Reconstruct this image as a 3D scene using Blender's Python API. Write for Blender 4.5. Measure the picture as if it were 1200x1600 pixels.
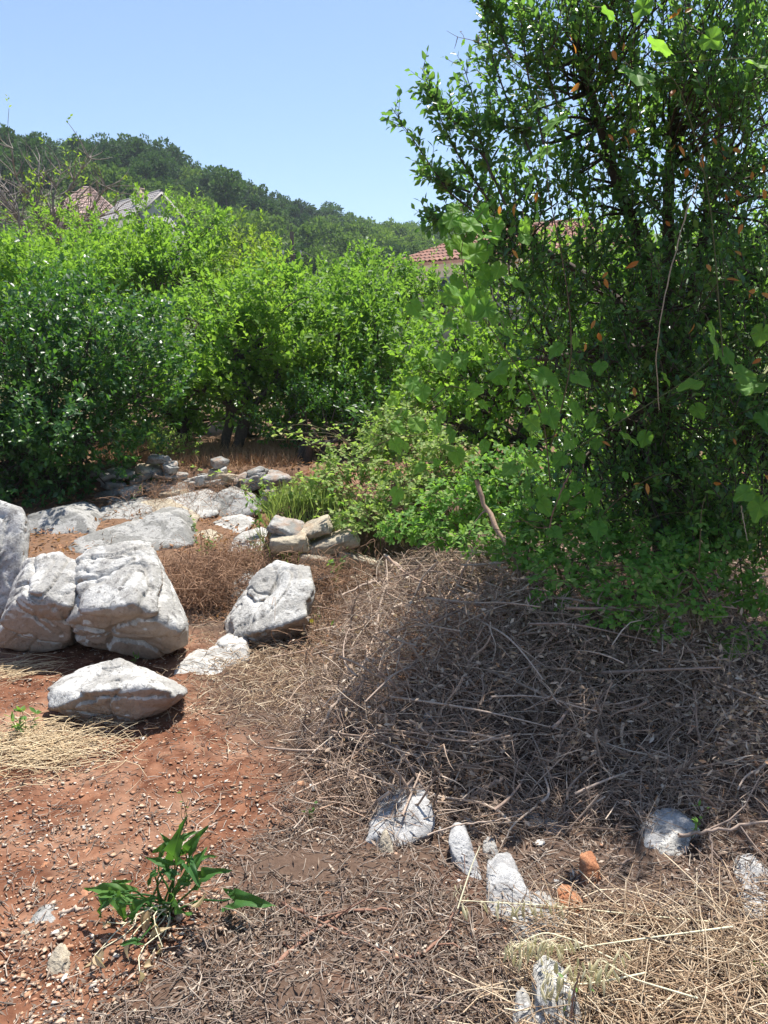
import bpy, bmesh, math, random
import numpy as np
from mathutils import Vector, Matrix

for o in list(bpy.data.objects):
    bpy.data.objects.remove(o, do_unlink=True)
scene = bpy.context.scene
COL = scene.collection
R = math.radians

# ------------------------------------------------------------------ camera, sky, sun, exposure
EYE = 1.60
FOC = 1232.0                      # focal length in pixels of the 1200 x 1600 photograph
PITCH = math.atan(240.0 / FOC)    # camera looks a little down: horizon near y = 560
cam_d = bpy.data.cameras.new('camera')
cam = bpy.data.objects.new('camera', cam_d); COL.objects.link(cam)
cam.location = (0, 0, EYE); cam.rotation_euler = (R(90) - PITCH, 0, 0)
cam_d.sensor_fit = 'VERTICAL'; cam_d.angle = 2 * math.atan(800.0 / FOC)
cam_d.clip_start = 0.02; cam_d.clip_end = 3000
scene.camera = cam

SUN_EL, SUN_AZ = R(70), R(24)     # azimuth measured from +Y (straight ahead) towards +X
world = bpy.data.worlds.new('World'); scene.world = world; world.use_nodes = True
wn = world.node_tree.nodes; wl = world.node_tree.links
sky = wn.new('ShaderNodeTexSky'); sky.sky_type = 'NISHITA'; sky.sun_disc = False
sky.sun_elevation = SUN_EL; sky.sun_rotation = SUN_AZ
sky.altitude = 50; sky.air_density = 1.0; sky.dust_density = 0.5; sky.ozone_density = 2.8
bg = wn['Background']; bg.inputs['Strength'].default_value = 0.060
wl.new(sky.outputs['Color'], bg.inputs['Color'])
sun_d = bpy.data.lights.new('sun', 'SUN'); sun_d.energy = 2.85; sun_d.angle = R(0.55); sun_d.color = (1.0, 0.955, 0.88)
sun = bpy.data.objects.new('sun', sun_d); COL.objects.link(sun)
sdir = Vector((math.cos(SUN_EL) * math.sin(SUN_AZ), math.cos(SUN_EL) * math.cos(SUN_AZ), math.sin(SUN_EL)))
sun.rotation_euler = sdir.to_track_quat('Z', 'Y').to_euler(); sun.location = (20, 30, 50)
vs = scene.view_settings
vs.view_transform = 'Standard'; vs.look = 'None'; vs.gamma = 1; vs.exposure = 1.7; vs.use_curve_mapping = False
cy = scene.cycles
cy.max_bounces = 9; cy.diffuse_bounces = 6; cy.glossy_bounces = 2; cy.transmission_bounces = 4
cy.transparent_max_bounces = 4; cy.use_denoising = True; cy.sample_clamp_indirect = 6
cy.caustics_reflective = False; cy.caustics_refractive = False

# ------------------------------------------------------------------ numeric helpers
def rgen(seed): return np.random.default_rng(seed)

_perm = rgen(7).permutation(256); _perm = np.concatenate([_perm, _perm, _perm])
_grad = rgen(8).normal(size=(256, 3)); _grad /= np.linalg.norm(_grad, axis=1)[:, None]
def perlin(p):
    p = np.asarray(p, float); i = np.floor(p).astype(int); f = p - i; i &= 255
    u = f * f * f * (f * (f * 6 - 15) + 10); out = 0
    for dx in (0, 1):
        for dy in (0, 1):
            for dz in (0, 1):
                h = _perm[_perm[_perm[i[:, 0] + dx] + i[:, 1] + dy] + i[:, 2] + dz]
                d = f - np.array([dx, dy, dz])
                w = (u[:, 0] if dx else 1 - u[:, 0]) * (u[:, 1] if dy else 1 - u[:, 1]) * (u[:, 2] if dz else 1 - u[:, 2])
                out = out + w * (_grad[h] * d).sum(1)
    return out
def fbm(p, octv=4, lac=2.0, gain=0.5):
    s = 0; a = 1.0; p = np.asarray(p, float)
    for k in range(octv):
        s = s + a * perlin(p + 17.3 * k); p = p * lac; a *= gain
    return s
def S(v, a, b):
    t = np.clip((np.asarray(v, float) - a) / (b - a), 0, 1); return t * t * (3 - 2 * t)
def unit(v):
    v = np.asarray(v, float); return v / np.maximum(np.linalg.norm(v, axis=-1, keepdims=True), 1e-9)

def pix(px, py, d):
    """world point that stands d metres ahead and is seen at photo pixel (px, py)"""
    u = (px - 600.0) / FOC; v = (800.0 - py) / FOC
    c, s = math.cos(PITCH), math.sin(PITCH)
    dy = c + v * s; dz = -s + v * c
    k = d / dy
    return np.array([u * k, d, EYE + dz * k])

# ground height
def hgt(x, y):
    x = np.asarray(x, float); y = np.asarray(y, float)
    a = 0.45 * S(x, -1.02, -0.8) * S(y, 5.55, 5.9)
    b = 0.42 * S(y, 8.2, 8.6)
    c = 0.30 * S(x, -0.45, 0.75) * S(y, 2.5, 4.9)
    l = 0.16 * S(x, -0.6, -2.6) * S(y, 5.2, 7.6)
    z = np.maximum(np.maximum(a, b), np.maximum(c, l))
    z = z + 0.035 * np.clip(y - 13, 0, 60) - 0.02 * S(y, 2.4, 1.2)
    z = z - 0.10 * S(x, 1.4, 2.4) * S(y, 3.4, 2.2)
    n = perlin(np.stack([x * 0.9, y * 0.9, 0 * x], -1).reshape(-1, 3)).reshape(x.shape)
    return z + 0.05 * n
def ground_at(px, py):
    c, s = math.cos(PITCH), math.sin(PITCH)
    u = (px - 600.0) / FOC; v = (800.0 - py) / FOC
    dy = c + v * s; dz = -s + v * c
    d = 1.0
    while d < 40:
        if EYE + dz * d / dy <= float(hgt(u * d / dy, d)): break
        d += 0.01
    return np.array([u * d / dy, d, float(hgt(u * d / dy, d))])

_edge = np.array([ground_at(a, b)[:2] for a, b in
                  ((250, 960), (330, 1010), (300, 1100), (430, 1180), (390, 1300), (330, 1400), (250, 1480), (180, 1560), (120, 1600))])
_edge = _edge[np.argsort(_edge[:, 1])]
def litter_mask(x, y):
    """1 where the soil is covered by cut twigs and leaf litter, 0 on the bare red path"""
    xl = np.interp(y, _edge[:, 1], _edge[:, 0])
    n = perlin(np.stack([x * 2.1, y * 2.1, 0 * x + 3], -1).reshape(-1, 3)).reshape(np.shape(x))
    return S(x - xl + 0.25 * n, -0.14, 0.16) * S(y, 8.0, 6.0)

# ------------------------------------------------------------------ object helpers
def tag(o, label=None, cat=None, group=None, kind=None):
    if label: o['label'] = label
    if cat: o['category'] = cat
    if group: o['group'] = group
    if kind: o['kind'] = kind
    return o
def link(o, parent=None):
    COL.objects.link(o)
    if parent is not None: o.parent = parent
    return o
def empty(name, loc=(0, 0, 0)):
    o = bpy.data.objects.new(name, None); o.empty_display_size = 0.1
    o.location = tuple(loc); return link(o)
def mesh_of(name, V, polys, mat, smooth=False):
    """polys: list of (n, k) index arrays"""
    V = np.ascontiguousarray(V, dtype=np.float32)
    me = bpy.data.meshes.new(name)
    me.vertices.add(len(V)); me.vertices.foreach_set('co', V.ravel())
    idx = np.concatenate([p.ravel() for p in polys]).astype(np.int32)
    tot = np.concatenate([np.full(len(p), p.shape[1], np.int32) for p in polys])
    st = np.concatenate([[0], np.cumsum(tot)[:-1]]).astype(np.int32)
    me.loops.add(len(idx)); me.loops.foreach_set('vertex_index', idx)
    me.polygons.add(len(tot)); me.polygons.foreach_set('loop_start', st); me.polygons.foreach_set('loop_total', tot)
    if smooth: me.polygons.foreach_set('use_smooth', np.ones(len(tot), bool))
    me.update(calc_edges=True)
    mats = mat if isinstance(mat, (list, tuple)) else [mat]
    for m in mats: me.materials.append(m)
    return me
def obj(name, me, parent=None, origin=None):
    o = bpy.data.objects.new(name, me)
    if origin is not None: o.location = tuple(origin)
    return link(o, parent)
def base_of(o):
    p = np.zeros(3)
    while o is not None:
        p = p + np.array(o.location[:]); o = o.parent
    return p
def add_obj(name, V, polys, mat, parent=None, smooth=False, origin=(0, 0, 0)):
    """V in world coordinates; the mesh is stored relative to its parent, or to its own origin"""
    org = base_of(parent) if parent is not None else np.asarray(origin, float)
    o = obj(name, mesh_of(name, np.asarray(V, float) - org, polys, mat, smooth), parent)
    if parent is None: o.location = tuple(origin)
    return o
class Acc:
    """collects vertices and faces for one mesh"""
    def __init__(s): s.V = []; s.F = {}; s.n = 0; s.M = {}
    def add(s, V, polys, mi=0):
        V = np.asarray(V, float).reshape(-1, 3)
        for p in polys:
            p = np.asarray(p)
            if len(p) == 0: continue
            s.F.setdefault((p.shape[1], mi), []).append(p + s.n)
        s.V.append(V); s.n += len(V)
    def build(s, name, mat, parent=None, smooth=False, origin=(0, 0, 0)):
        keys = sorted(s.F); polys = [np.concatenate(s.F[k]) for k in keys]
        o = add_obj(name, np.concatenate(s.V), polys, mat, parent, smooth, origin)
        mi = np.concatenate([np.full(len(p), k[1], np.int32) for k, p in zip(keys, polys)])
        o.data.polygons.foreach_set('material_index', mi)
        return o

# ------------------------------------------------------------------ shape builders
def tubes(paths, radii, sides=4):
    """paths (n,k,3), radii (n,k) -> V, [quads]"""
    paths = np.asarray(paths, float); radii = np.asarray(radii, float)
    n, k, _ = paths.shape
    T = np.gradient(paths, axis=1); T = unit(T)
    ref = np.where(np.abs(T[:, :1, 2:3]) > 0.8, np.array([1.0, 0, 0]), np.array([0, 0, 1.0]))
    A = unit(np.cross(T, np.broadcast_to(ref, T.shape))); B = np.cross(T, A)
    an = np.linspace(0, 2 * np.pi, sides, endpoint=False)
    V = paths[:, :, None, :] + radii[:, :, None, None] * (np.cos(an)[None, None, :, None] * A[:, :, None, :] + np.sin(an)[None, None, :, None] * B[:, :, None, :])
    i = np.arange(n)[:, None, None] * k * sides; j = np.arange(k - 1)[None, :, None] * sides; s = np.arange(sides)[None, None, :]
    s2 = (s + 1) % sides
    F = np.stack([i + j + s, i + j + s2, i + j + sides + s2, i + j + sides + s], -1).reshape(-1, 4)
    return V.reshape(-1, 3), [F]

LEAF = {
    'diamond': (np.array([(0, 0, 0), (-.5, .5, .16), (0, 1, -.05), (.5, .5, .16)]), [np.array([(0, 1, 2), (0, 2, 3)])]),
    'ovate': (np.array([(0, 0, 0), (-.38, .25, .10), (-.5, .55, .14), (0, 1, -.10), (.5, .55, .14), (.38, .25, .10), (0, .5, 0)]),
              [np.array([(0, 6, 2, 1), (6, 3, 3, 2), (0, 5, 4, 6), (6, 4, 3, 3)])]),
    'lance': (np.array([(0, 0, 0), (-.5, .42, .14), (-.3, .75, .06), (0, 1, -.06), (.3, .75, .06), (.5, .42, .14), (0, .45, 0)]),
              [np.array([(0, 6, 1), (0, 5, 6)]), np.array([(6, 3, 2, 1), (6, 5, 4, 3)])]),
}
LEAF['ovate'] = (LEAF['ovate'][0], [np.array([(0, 6, 2, 1), (0, 5, 4, 6)]), np.array([(6, 3, 2), (6, 4, 3)])])
def leaves(P, D, N, L, W, kind='diamond'):
    P = np.asarray(P, float); n = len(P)
    D = unit(D); Sx = unit(np.cross(D, N)); N = np.cross(Sx, D)
    T, F = LEAF[kind]; m = len(T)
    L = np.broadcast_to(L, (n,)); W = np.broadcast_to(W, (n,))
    V = P[:, None] + T[None, :, 1:2] * (L[:, None, None] * D[:, None]) + T[None, :, 0:1] * (W[:, None, None] * Sx[:, None]) + T[None, :, 2:3] * (W[:, None, None] * N[:, None])
    off = np.arange(n)[:, None, None] * m
    return V.reshape(-1, 3), [(f[None] + off).reshape(-1, f.shape[1]) for f in F]
def rdir(g, n):
    return unit(g.normal(size=(n, 3)))
def sprig_leaves(g, P, D, length, k, spread=0.9, tipbias=0.0, up=0.25):
    """k leaves along each twig (P, D): returns base points, leaf directions, normals and the twig paths"""
    n = len(P); D = unit(D)
    ref = np.where(np.abs(D[:, 2:3]) > 0.85, np.array([1., 0, 0]), np.array([0, 0, 1.]))
    A = unit(np.cross(D, np.broadcast_to(ref, D.shape))); B = np.cross(D, A)
    ln = length * g.uniform(0.6, 1.25, n)
    t = np.linspace(0.12, 1.0, k)[None] + g.uniform(-.04, .04, (n, k)); t = t ** (1 - tipbias)
    bend = np.array([0, 0, up]) * ln[:, None]
    pt = P[:, None] + D[:, None] * (t * ln[:, None])[..., None] + bend[:, None] * (t ** 2)[..., None]
    ph = g.uniform(0, 6.28, (n, 1)) + np.arange(k)[None] * 2.4 + g.uniform(-.4, .4, (n, k))
    rad = np.cos(ph)[..., None] * A[:, None] + np.sin(ph)[..., None] * B[:, None]
    sp = spread * (1.25 - 0.75 * t)[..., None]
    ld = unit(D[:, None] * 0.7 + rad * sp + g.normal(size=(n, k, 3)) * 0.18)
    nm = unit(D[:, None] * 0.5 - rad * 0.4 + np.array([0, 0, 0.8]) + g.normal(size=(n, k, 3)) * 0.35)
    tt = np.linspace(0, 1, 4)
    path = P[:, None] + D[:, None] * (tt[None] * ln[:, None])[..., None] + bend[:, None] * (tt ** 2)[None, :, None]
    return pt.reshape(-1, 3), ld.reshape(-1, 3), nm.reshape(-1, 3), path

_ico = {}
def ico(sub):
    if sub not in _ico:
        bm = bmesh.new(); bmesh.ops.create_icosphere(bm, subdivisions=sub, radius=1)
        V = np.array([v.co[:] for v in bm.verts]); F = np.array([[v.index for v in f.verts] for f in bm.faces]); bm.free()
        _ico[sub] = (unit(V), F)
    return _ico[sub]
def hull_planes(pts):
    bm = bmesh.new()
    for p in pts: bm.verts.new(tuple(p))
    bmesh.ops.convex_hull(bm, input=bm.verts)
    bm.normal_update()
    c = np.mean(pts, axis=0); N = []; D = []
    for f in bm.faces:
        n = np.array(f.normal[:])
        if np.linalg.norm(n) < 0.5: continue
        d = float(n @ (np.array(f.verts[0].co[:]) - c))
        if d < 0: n, d = -n, -d
        N.append(n); D.append(max(d, 1e-3))
    bm.free()
    return c, np.array(N), np.array(D)
def rock(pts, sub=4, seed=0, rough=0.05, soft=16, scale=4.0, crack=0.03, layer=None, chips=26):
    """rounded polyhedron from hull points with weathered, cracked relief; layer = (direction, spacing, depth) of bedding grooves"""
    pts = np.asarray(pts, float)
    c, N, D = hull_planes(pts)
    if chips:                                  # broken corners and edges
        gc = rgen(5000 + seed); cn = rdir(gc, chips); sup = ((pts - c) @ cn.T).max(0)
        N = np.concatenate([N, cn]); D = np.concatenate([D, np.maximum(sup * gc.uniform(.84, .97, chips), 1e-3)])
    U, F = ico(sub)
    a = np.maximum(U @ N.T, 0) / D[None]
    r = (a ** soft).sum(1) ** (-1.0 / soft)
    size = float(np.mean(D))
    V = U * r[:, None]
    q = V * scale / max(size, 1e-3) * 0.25 + seed * 11.7
    w = np.stack([perlin(q + 5), perlin(q + 31), perlin(q + 57)], -1) * 0.6
    d = rough * size * (0.35 * fbm((q + w) * 1.3, 3, 2.1, 0.5) - 0.55 * np.abs(fbm((q + w) * 2.6 + 9, 4, 2.2, 0.6)) + 0.25 * fbm(q * 9 + 3, 3, 2.1, .6) + 0.12)
    cr = np.abs(perlin((q + w) * 0.9 + 40)); d = d - crack * size * np.exp(-(cr / 0.03) ** 2)
    cr = np.abs(perlin((q + w * 1.5) * 2.1 + 80)); d = d - 0.5 * crack * size * np.exp(-(cr / 0.035) ** 2)
    if layer is not None:
        ld, sp, dep = layer; t = (V @ unit(np.array(ld))) / sp + 0.8 * perlin(q * 0.8 + 3)
        ph = np.abs((t % 1.0) - 0.5) * 2
        d = d - dep * 0.9 * (t % 1.0)
        d = d - dep * np.exp(-((1 - ph) / 0.16) ** 2) * (0.35 + 0.65 * S(perlin(q * 1.5 + 70), -0.2, 0.25))
    V = V + U * d[:, None]
    return V + c, F
def slabpts(outline, d, lean=0.8, thick=0.25, shrink=0.8, floor=True):
    """hull points of a stone from its outline in the photograph, given its distance, how far its face leans back and its depth"""
    o = np.array(outline, float); yb = o[:, 1].max(); cx = o[:, 0].mean()
    front = [pix(x, y, d + lean * (yb - y) / FOC * d) for x, y in o]
    back = []
    for x, y in o:
        p = pix(cx + (x - cx) * shrink, y, d + lean * (yb - y) / FOC * d)
        back.append(p + np.array([0, thick, -0.06 * thick]))
    pts = front + back
    if floor:
        lo = min(p[2] for p in pts)
        pts += [np.array([p[0], p[1] + 0.3 * thick, lo - 0.05]) for p in front if p[2] < lo + 0.05]
    return np.array(pts)

# ------------------------------------------------------------------ materials
def new_mat(name):
    m = bpy.data.materials.new(name); m.use_nodes = True
    nt = m.node_tree; b = nt.nodes['Principled BSDF']; return m, nt, b
def ramp(nt, fac, stops, interp='LINEAR'):
    r = nt.nodes.new('ShaderNodeValToRGB'); r.color_ramp.interpolation = interp
    e = r.color_ramp.elements
    while len(e) < len(stops): e.new(0.5)
    for k, (p, c) in enumerate(stops):
        e[k].position = p; e[k].color = (*c, 1) if len(c) == 3 else c
    if fac is not None: nt.links.new(fac, r.inputs['Fac'])
    return r.outputs['Color']
def noise(nt, scale, detail=4, rough=0.55, vec=None, dist=0.0):
    n = nt.nodes.new('ShaderNodeTexNoise'); n.inputs['Scale'].default_value = scale
    n.inputs['Detail'].default_value = detail; n.inputs['Roughness'].default_value = rough; n.inputs['Distortion'].default_value = dist
    if vec is not None: nt.links.new(vec, n.inputs['Vector'])
    return n.outputs['Fac']
def mixc(nt, fac, a, b, mode='MIX'):
    m = nt.nodes.new('ShaderNodeMix'); m.data_type = 'RGBA'; m.blend_type = mode
    for k, v in ((0, fac), (6, a), (7, b)):
        if isinstance(v, (int, float)): m.inputs[k].default_value = v
        elif isinstance(v, tuple): m.inputs[k].default_value = (*v, 1)
        else: nt.links.new(v, m.inputs[k])
    return m.outputs[2]
def wpos(nt):
    return nt.nodes.new('ShaderNodeNewGeometry').outputs['Position']
def bump(nt, b, h, strength=0.4, dist=0.01, prev=None):
    n = nt.nodes.new('ShaderNodeBump'); n.inputs['Strength'].default_value = strength; n.inputs['Distance'].default_value = dist
    nt.links.new(h, n.inputs['Height'])
    if prev is not None: nt.links.new(prev, n.inputs['Normal'])
    nt.links.new(n.outputs['Normal'], b.inputs['Normal']); return n.outputs['Normal']

def leaf_mat(name, stops, trans=0.4, tcol=(0.30, 0.42, 0.05), rough=0.42, spec=0.4, patch=None, island=True, objvar=None, veins=None):
    """leaf: each leaf has its own tint, light passes through it"""
    m, nt, b = new_mat(name)
    g = nt.nodes.new('ShaderNodeNewGeometry')
    if island: fac = g.outputs['Random Per Island']
    else: fac = nt.nodes.new('ShaderNodeObjectInfo').outputs['Random']
    c = ramp(nt, fac, stops)
    if objvar: c = mixc(nt, 1.0, c, ramp(nt, nt.nodes.new('ShaderNodeObjectInfo').outputs['Random'], objvar), 'MULTIPLY')
    if patch:
        nz = ramp(nt, noise(nt, patch[0], 2, 0.5, g.outputs['Position']), [(0.40, (0, 0, 0)), (0.62, (1, 1, 1))])
        c = mixc(nt, nz, c, mixc(nt, 1.0, c, patch[1], 'MULTIPLY'))
    if veins:                                   # pale veins fanning from the stalk, blotches and a yellowing rim, in the leaf's own coordinates
        def mth(op, a, bb=None):
            n = nt.nodes.new('ShaderNodeMath'); n.operation = op
            for k, v in enumerate((a, bb)):
                if v is None: continue
                if isinstance(v, (int, float)): n.inputs[k].default_value = v
                else: nt.links.new(v, n.inputs[k])
            return n.outputs[0]
        tc_ = nt.nodes.new('ShaderNodeTexCoord').outputs['Object']; sp_ = nt.nodes.new('ShaderNodeSeparateXYZ'); nt.links.new(tc_, sp_.inputs[0])
        ang = mth('ARCTAN2', sp_.outputs[0], mth('ADD', sp_.outputs[1], veins[0]))
        v_ = mth('ABSOLUTE', mth('SINE', mth('MULTIPLY', ang, veins[1])))
        c = mixc(nt, ramp(nt, v_, [(0.0, (.65, .65, .65)), (0.14, (0, 0, 0))]), c, mixc(nt, 1.0, c, (1.9, 1.6, 1.9), 'MULTIPLY'))
        nz = noise(nt, 5, 3, .6, tc_)
        c = mixc(nt, ramp(nt, nz, [(.5, (0, 0, 0)), (.75, (.6, .6, .6))]), c, mixc(nt, 1.0, c, (1.7, 1.25, .9), 'MULTIPLY'))
        bump(nt, b, v_, .4, .02)
    nt.links.new(c, b.inputs['Base Color'])
    b.inputs['Roughness'].default_value = rough; b.inputs['Specular IOR Level'].default_value = spec
    t = nt.nodes.new('ShaderNodeBsdfTranslucent')
    tc = mixc(nt, 0.55, mixc(nt, 1.0, c, (2.0, 2.3, 1.4), 'MULTIPLY'), tcol)
    nt.links.new(tc, t.inputs['Color'])
    mx = nt.nodes.new('ShaderNodeMixShader'); mx.inputs[0].default_value = trans
    nt.links.new(b.outputs[0], mx.inputs[1]); nt.links.new(t.outputs[0], mx.inputs[2])
    nt.links.new(mx.outputs[0], nt.nodes['Material Output'].inputs['Surface'])
    return m
def stick_mat(name, stops, rough=0.85, island=True, grain=None):
    m, nt, b = new_mat(name)
    g = nt.nodes.new('ShaderNodeNewGeometry')
    fac = g.outputs['Random Per Island'] if island else nt.nodes.new('ShaderNodeObjectInfo').outputs['Random']
    c = ramp(nt, fac, stops)
    nz = noise(nt, grain or 60, 3, 0.6, g.outputs['Position'])
    c = mixc(nt, 0.7, c, mixc(nt, 1.0, c, ramp(nt, nz, [(0.3, (0.55, 0.55, 0.55)), (0.7, (1.3, 1.3, 1.3))]), 'MULTIPLY'))
    nt.links.new(c, b.inputs['Base Color']); b.inputs['Roughness'].default_value = rough
    b.inputs['Specular IOR Level'].default_value = 0.2
    return m
def stone_mat(name, pale, mid, dark, stain_shade=None, patch=7.0, stain_shade_amt=0.5):
    """weathered limestone: pale skin, grey lichen blotches, soil tint with painted underside shade"""
    m, nt, b = new_mat(name)
    p = wpos(nt)
    n1 = noise(nt, patch, 6, 0.62, p, 0.6); n2 = noise(nt, patch * 4.5, 5, 0.65, p, 0.3); n3 = noise(nt, patch * 0.45, 3, 0.5, p)
    c = mixc(nt, ramp(nt, n1, [(0.47, (0, 0, 0)), (0.53, (1, 1, 1))]), pale, mid)
    c = mixc(nt, ramp(nt, n2, [(0.57, (0, 0, 0)), (0.64, (.8, .8, .8))]), c, dark)
    c = mixc(nt, 0.6, c, mixc(nt, 1.0, c, ramp(nt, noise(nt, patch * 11, 4, .7, p), [(.3, (.6, .6, .6)), (.7, (1.25, 1.25, 1.25))]), 'MULTIPLY'))
    if stain_shade:
        a = nt.nodes.new('ShaderNodeAttribute'); a.attribute_name = 'stain_shade'
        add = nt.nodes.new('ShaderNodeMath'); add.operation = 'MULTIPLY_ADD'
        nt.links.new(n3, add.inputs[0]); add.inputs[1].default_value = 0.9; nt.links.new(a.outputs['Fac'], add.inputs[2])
        c = mixc(nt, ramp(nt, add.outputs[0], [(0.72, (0, 0, 0)), (0.95, (stain_shade_amt,) * 3)]), c, stain_shade)
    nt.links.new(c, b.inputs['Base Color']); b.inputs['Roughness'].default_value = 0.9; b.inputs['Specular IOR Level'].default_value = 0.25
    v = nt.nodes.new('ShaderNodeTexVoronoi'); v.inputs['Scale'].default_value = patch * 5; v.feature = 'DISTANCE_TO_EDGE'
    nt.links.new(p, v.inputs['Vector'])
    pr = bump(nt, b, n2, 0.55, 0.02); pr = bump(nt, b, ramp(nt, v.outputs['Distance'], [(0.0, (0, 0, 0)), (0.06, (1, 1, 1))]), 0.35, 0.006, pr)
    bump(nt, b, noise(nt, patch * 16, 5, 0.7, p), 0.7, 0.008, pr)
    return m
def plain(name, col, rough=0.8, var=0.25, scale=6.0):
    m, nt, b = new_mat(name)
    n = noise(nt, scale, 5, 0.6, wpos(nt))
    lo = tuple(x * (1 - var) for x in col); hi = tuple(min(1, x * (1 + var)) for x in col)
    nt.links.new(ramp(nt, n, [(0.3, lo), (0.7, hi)]), b.inputs['Base Color']); b.inputs['Roughness'].default_value = rough
    bump(nt, b, n, 0.3, 0.01)
    return m

M = {}
M['limestone'] = stone_mat('white_limestone', (0.52, 0.505, 0.475), (0.35, 0.335, 0.31), (0.16, 0.15, 0.14), (0.28, 0.19, 0.125), 6.0, 0.75)  # brown tint: soil with underside shade painted in
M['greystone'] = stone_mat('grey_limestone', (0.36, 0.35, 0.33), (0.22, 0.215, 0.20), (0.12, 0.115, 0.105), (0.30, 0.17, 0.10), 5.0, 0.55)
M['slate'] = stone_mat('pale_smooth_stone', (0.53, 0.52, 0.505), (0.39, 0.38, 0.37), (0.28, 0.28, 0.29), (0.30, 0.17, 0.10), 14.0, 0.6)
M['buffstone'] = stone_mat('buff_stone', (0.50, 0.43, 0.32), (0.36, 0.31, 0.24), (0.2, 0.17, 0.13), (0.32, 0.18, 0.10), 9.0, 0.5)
M['orangestone'] = stone_mat('orange_stone', (0.52, 0.25, 0.13), (0.42, 0.18, 0.09), (0.28, 0.11, 0.06), None, 16.0)
M['pebble_white'] = stick_mat('white_pebble', [(0, (0.60, 0.56, 0.50)), (1, (0.68, 0.63, 0.56))], 0.9, False, 120)
M['pebble_buff'] = stick_mat('buff_pebble', [(0, (0.52, 0.37, 0.26)), (1, (0.58, 0.44, 0.32))], 0.9, False, 120)
M['pebble_orange'] = stick_mat('orange_pebble', [(0, (0.38, 0.18, 0.10)), (1, (0.46, 0.25, 0.15))], 0.9, False, 120)
M['gravel'] = stick_mat('gravel_grains', [(0, (0.56, 0.42, 0.31)), (0.3, (0.48, 0.29, 0.18)), (0.6, (0.38, 0.19, 0.11)), (0.85, (0.60, 0.48, 0.37)), (1, (0.70, 0.61, 0.51))], 0.9, True, 150)
M['chip'] = stick_mat('dry_chip', [(0, (0.22, 0.155, 0.115)), (0.3, (0.13, 0.092, 0.072)), (0.6, (0.31, 0.235, 0.175)), (0.85, (0.085, 0.063, 0.05)), (1, (0.56, 0.46, 0.36))])
M['twig'] = stick_mat('dry_twig', [(0, (0.29, 0.20, 0.148)), (0.35, (0.43, 0.32, 0.24)), (0.6, (0.155, 0.105, 0.078)), (0.85, (0.60, 0.49, 0.385)), (1, (0.36, 0.22, 0.145))])
M['littertwig'] = stick_mat('litter_twig', [(0, (0.20, 0.145, 0.115)), (0.35, (0.31, 0.24, 0.19)), (0.6, (0.10, 0.072, 0.058)), (0.88, (0.50, 0.42, 0.34)), (1, (0.24, 0.155, 0.11))])
M['redtwig'] = stick_mat('rust_brown_brush', [(0, (0.30, 0.17, 0.10)), (0.5, (0.40, 0.25, 0.16)), (1, (0.22, 0.13, 0.085))])
M['branch'] = stick_mat('dry_branch_bark', [(0, (0.27, 0.195, 0.155)), (0.5, (0.46, 0.36, 0.285)), (1, (0.32, 0.21, 0.15))], 0.85, False, 90)
M['redbranch'] = stick_mat('red_brown_bark', [(0, (0.26, 0.14, 0.095)), (1, (0.30, 0.17, 0.12))], 0.8, False, 90)
M['straw'] = stick_mat('dry_straw', [(0, (0.52, 0.39, 0.23)), (0.4, (0.62, 0.49, 0.31)), (0.8, (0.40, 0.28, 0.16)), (1, (0.70, 0.59, 0.41))], 0.6)
M['deadvine'] = stick_mat('dead_vine_bark', [(0, (0.36, 0.30, 0.21)), (1, (0.40, 0.34, 0.24))], 0.8, False)
M['palestraw'] = stick_mat('pale_oat_straw', [(0, (0.66, 0.60, 0.40)), (1, (0.72, 0.66, 0.46))], 0.55, False)
M['hay'] = stick_mat('brown_hay', [(0, (0.42, 0.30, 0.19)), (0.35, (0.28, 0.18, 0.11)), (0.7, (0.52, 0.40, 0.27)), (1, (0.64, 0.53, 0.38))], 0.7)
M['bark'] = stick_mat('dark_bark', [(0, (0.085, 0.065, 0.055)), (1, (0.10, 0.08, 0.065))], 0.9, False, 40)
M['greybark'] = stick_mat('grey_bark', [(0, (0.20, 0.175, 0.15)), (1, (0.26, 0.23, 0.20))], 0.9, False, 40)
M['cane'] = stick_mat('bramble_cane', [(0, (0.13, 0.12, 0.05)), (0.5, (0.14, 0.09, 0.06)), (1, (0.11, 0.15, 0.05))], 0.7)
M['laurel'] = leaf_mat('evergreen_leaf', [(0, (0.034, 0.092, 0.044)), (0.4, (0.052, 0.130, 0.052)), (0.75, (0.080, 0.170, 0.056)), (1, (0.15, 0.24, 0.06))], 0.46, (0.26, 0.46, 0.05), 0.30, 0.55, (1.6, (1.4, 1.25, 1.0)))
M['laurel_one'] = leaf_mat('evergreen_leaf_single', [(0, (0.032, 0.100, 0.038)), (0.5, (0.055, 0.145, 0.045)), (1, (0.13, 0.23, 0.06))], 0.42, (0.26, 0.50, 0.04), 0.36, 0.4, None, False)
M['orange_leaf'] = leaf_mat('orange_dying_leaf', [(0, (0.50, 0.17, 0.04)), (0.6, (0.55, 0.25, 0.06)), (1, (0.42, 0.13, 0.04))], 0.35, (0.7, 0.28, 0.05), 0.5, 0.3, None, False)
M['vine_leaf'] = leaf_mat('vine_leaf', [(0, (0.095, 0.225, 0.050)), (0.5, (0.125, 0.275, 0.055)), (1, (0.165, 0.31, 0.06))], 0.5, (0.34, 0.58, 0.05), 0.55, 0.15, None, False, None, (.06, 3.5))
M['dark_leaf'] = leaf_mat('dark_glossy_leaf', [(0, (0.015, 0.055, 0.018)), (0.5, (0.028, 0.090, 0.024)), (1, (0.060, 0.145, 0.030))], 0.32, (0.18, 0.40, 0.03), 0.38, 0.5, (1.2, (1.4, 1.3, 1.0)))
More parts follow.
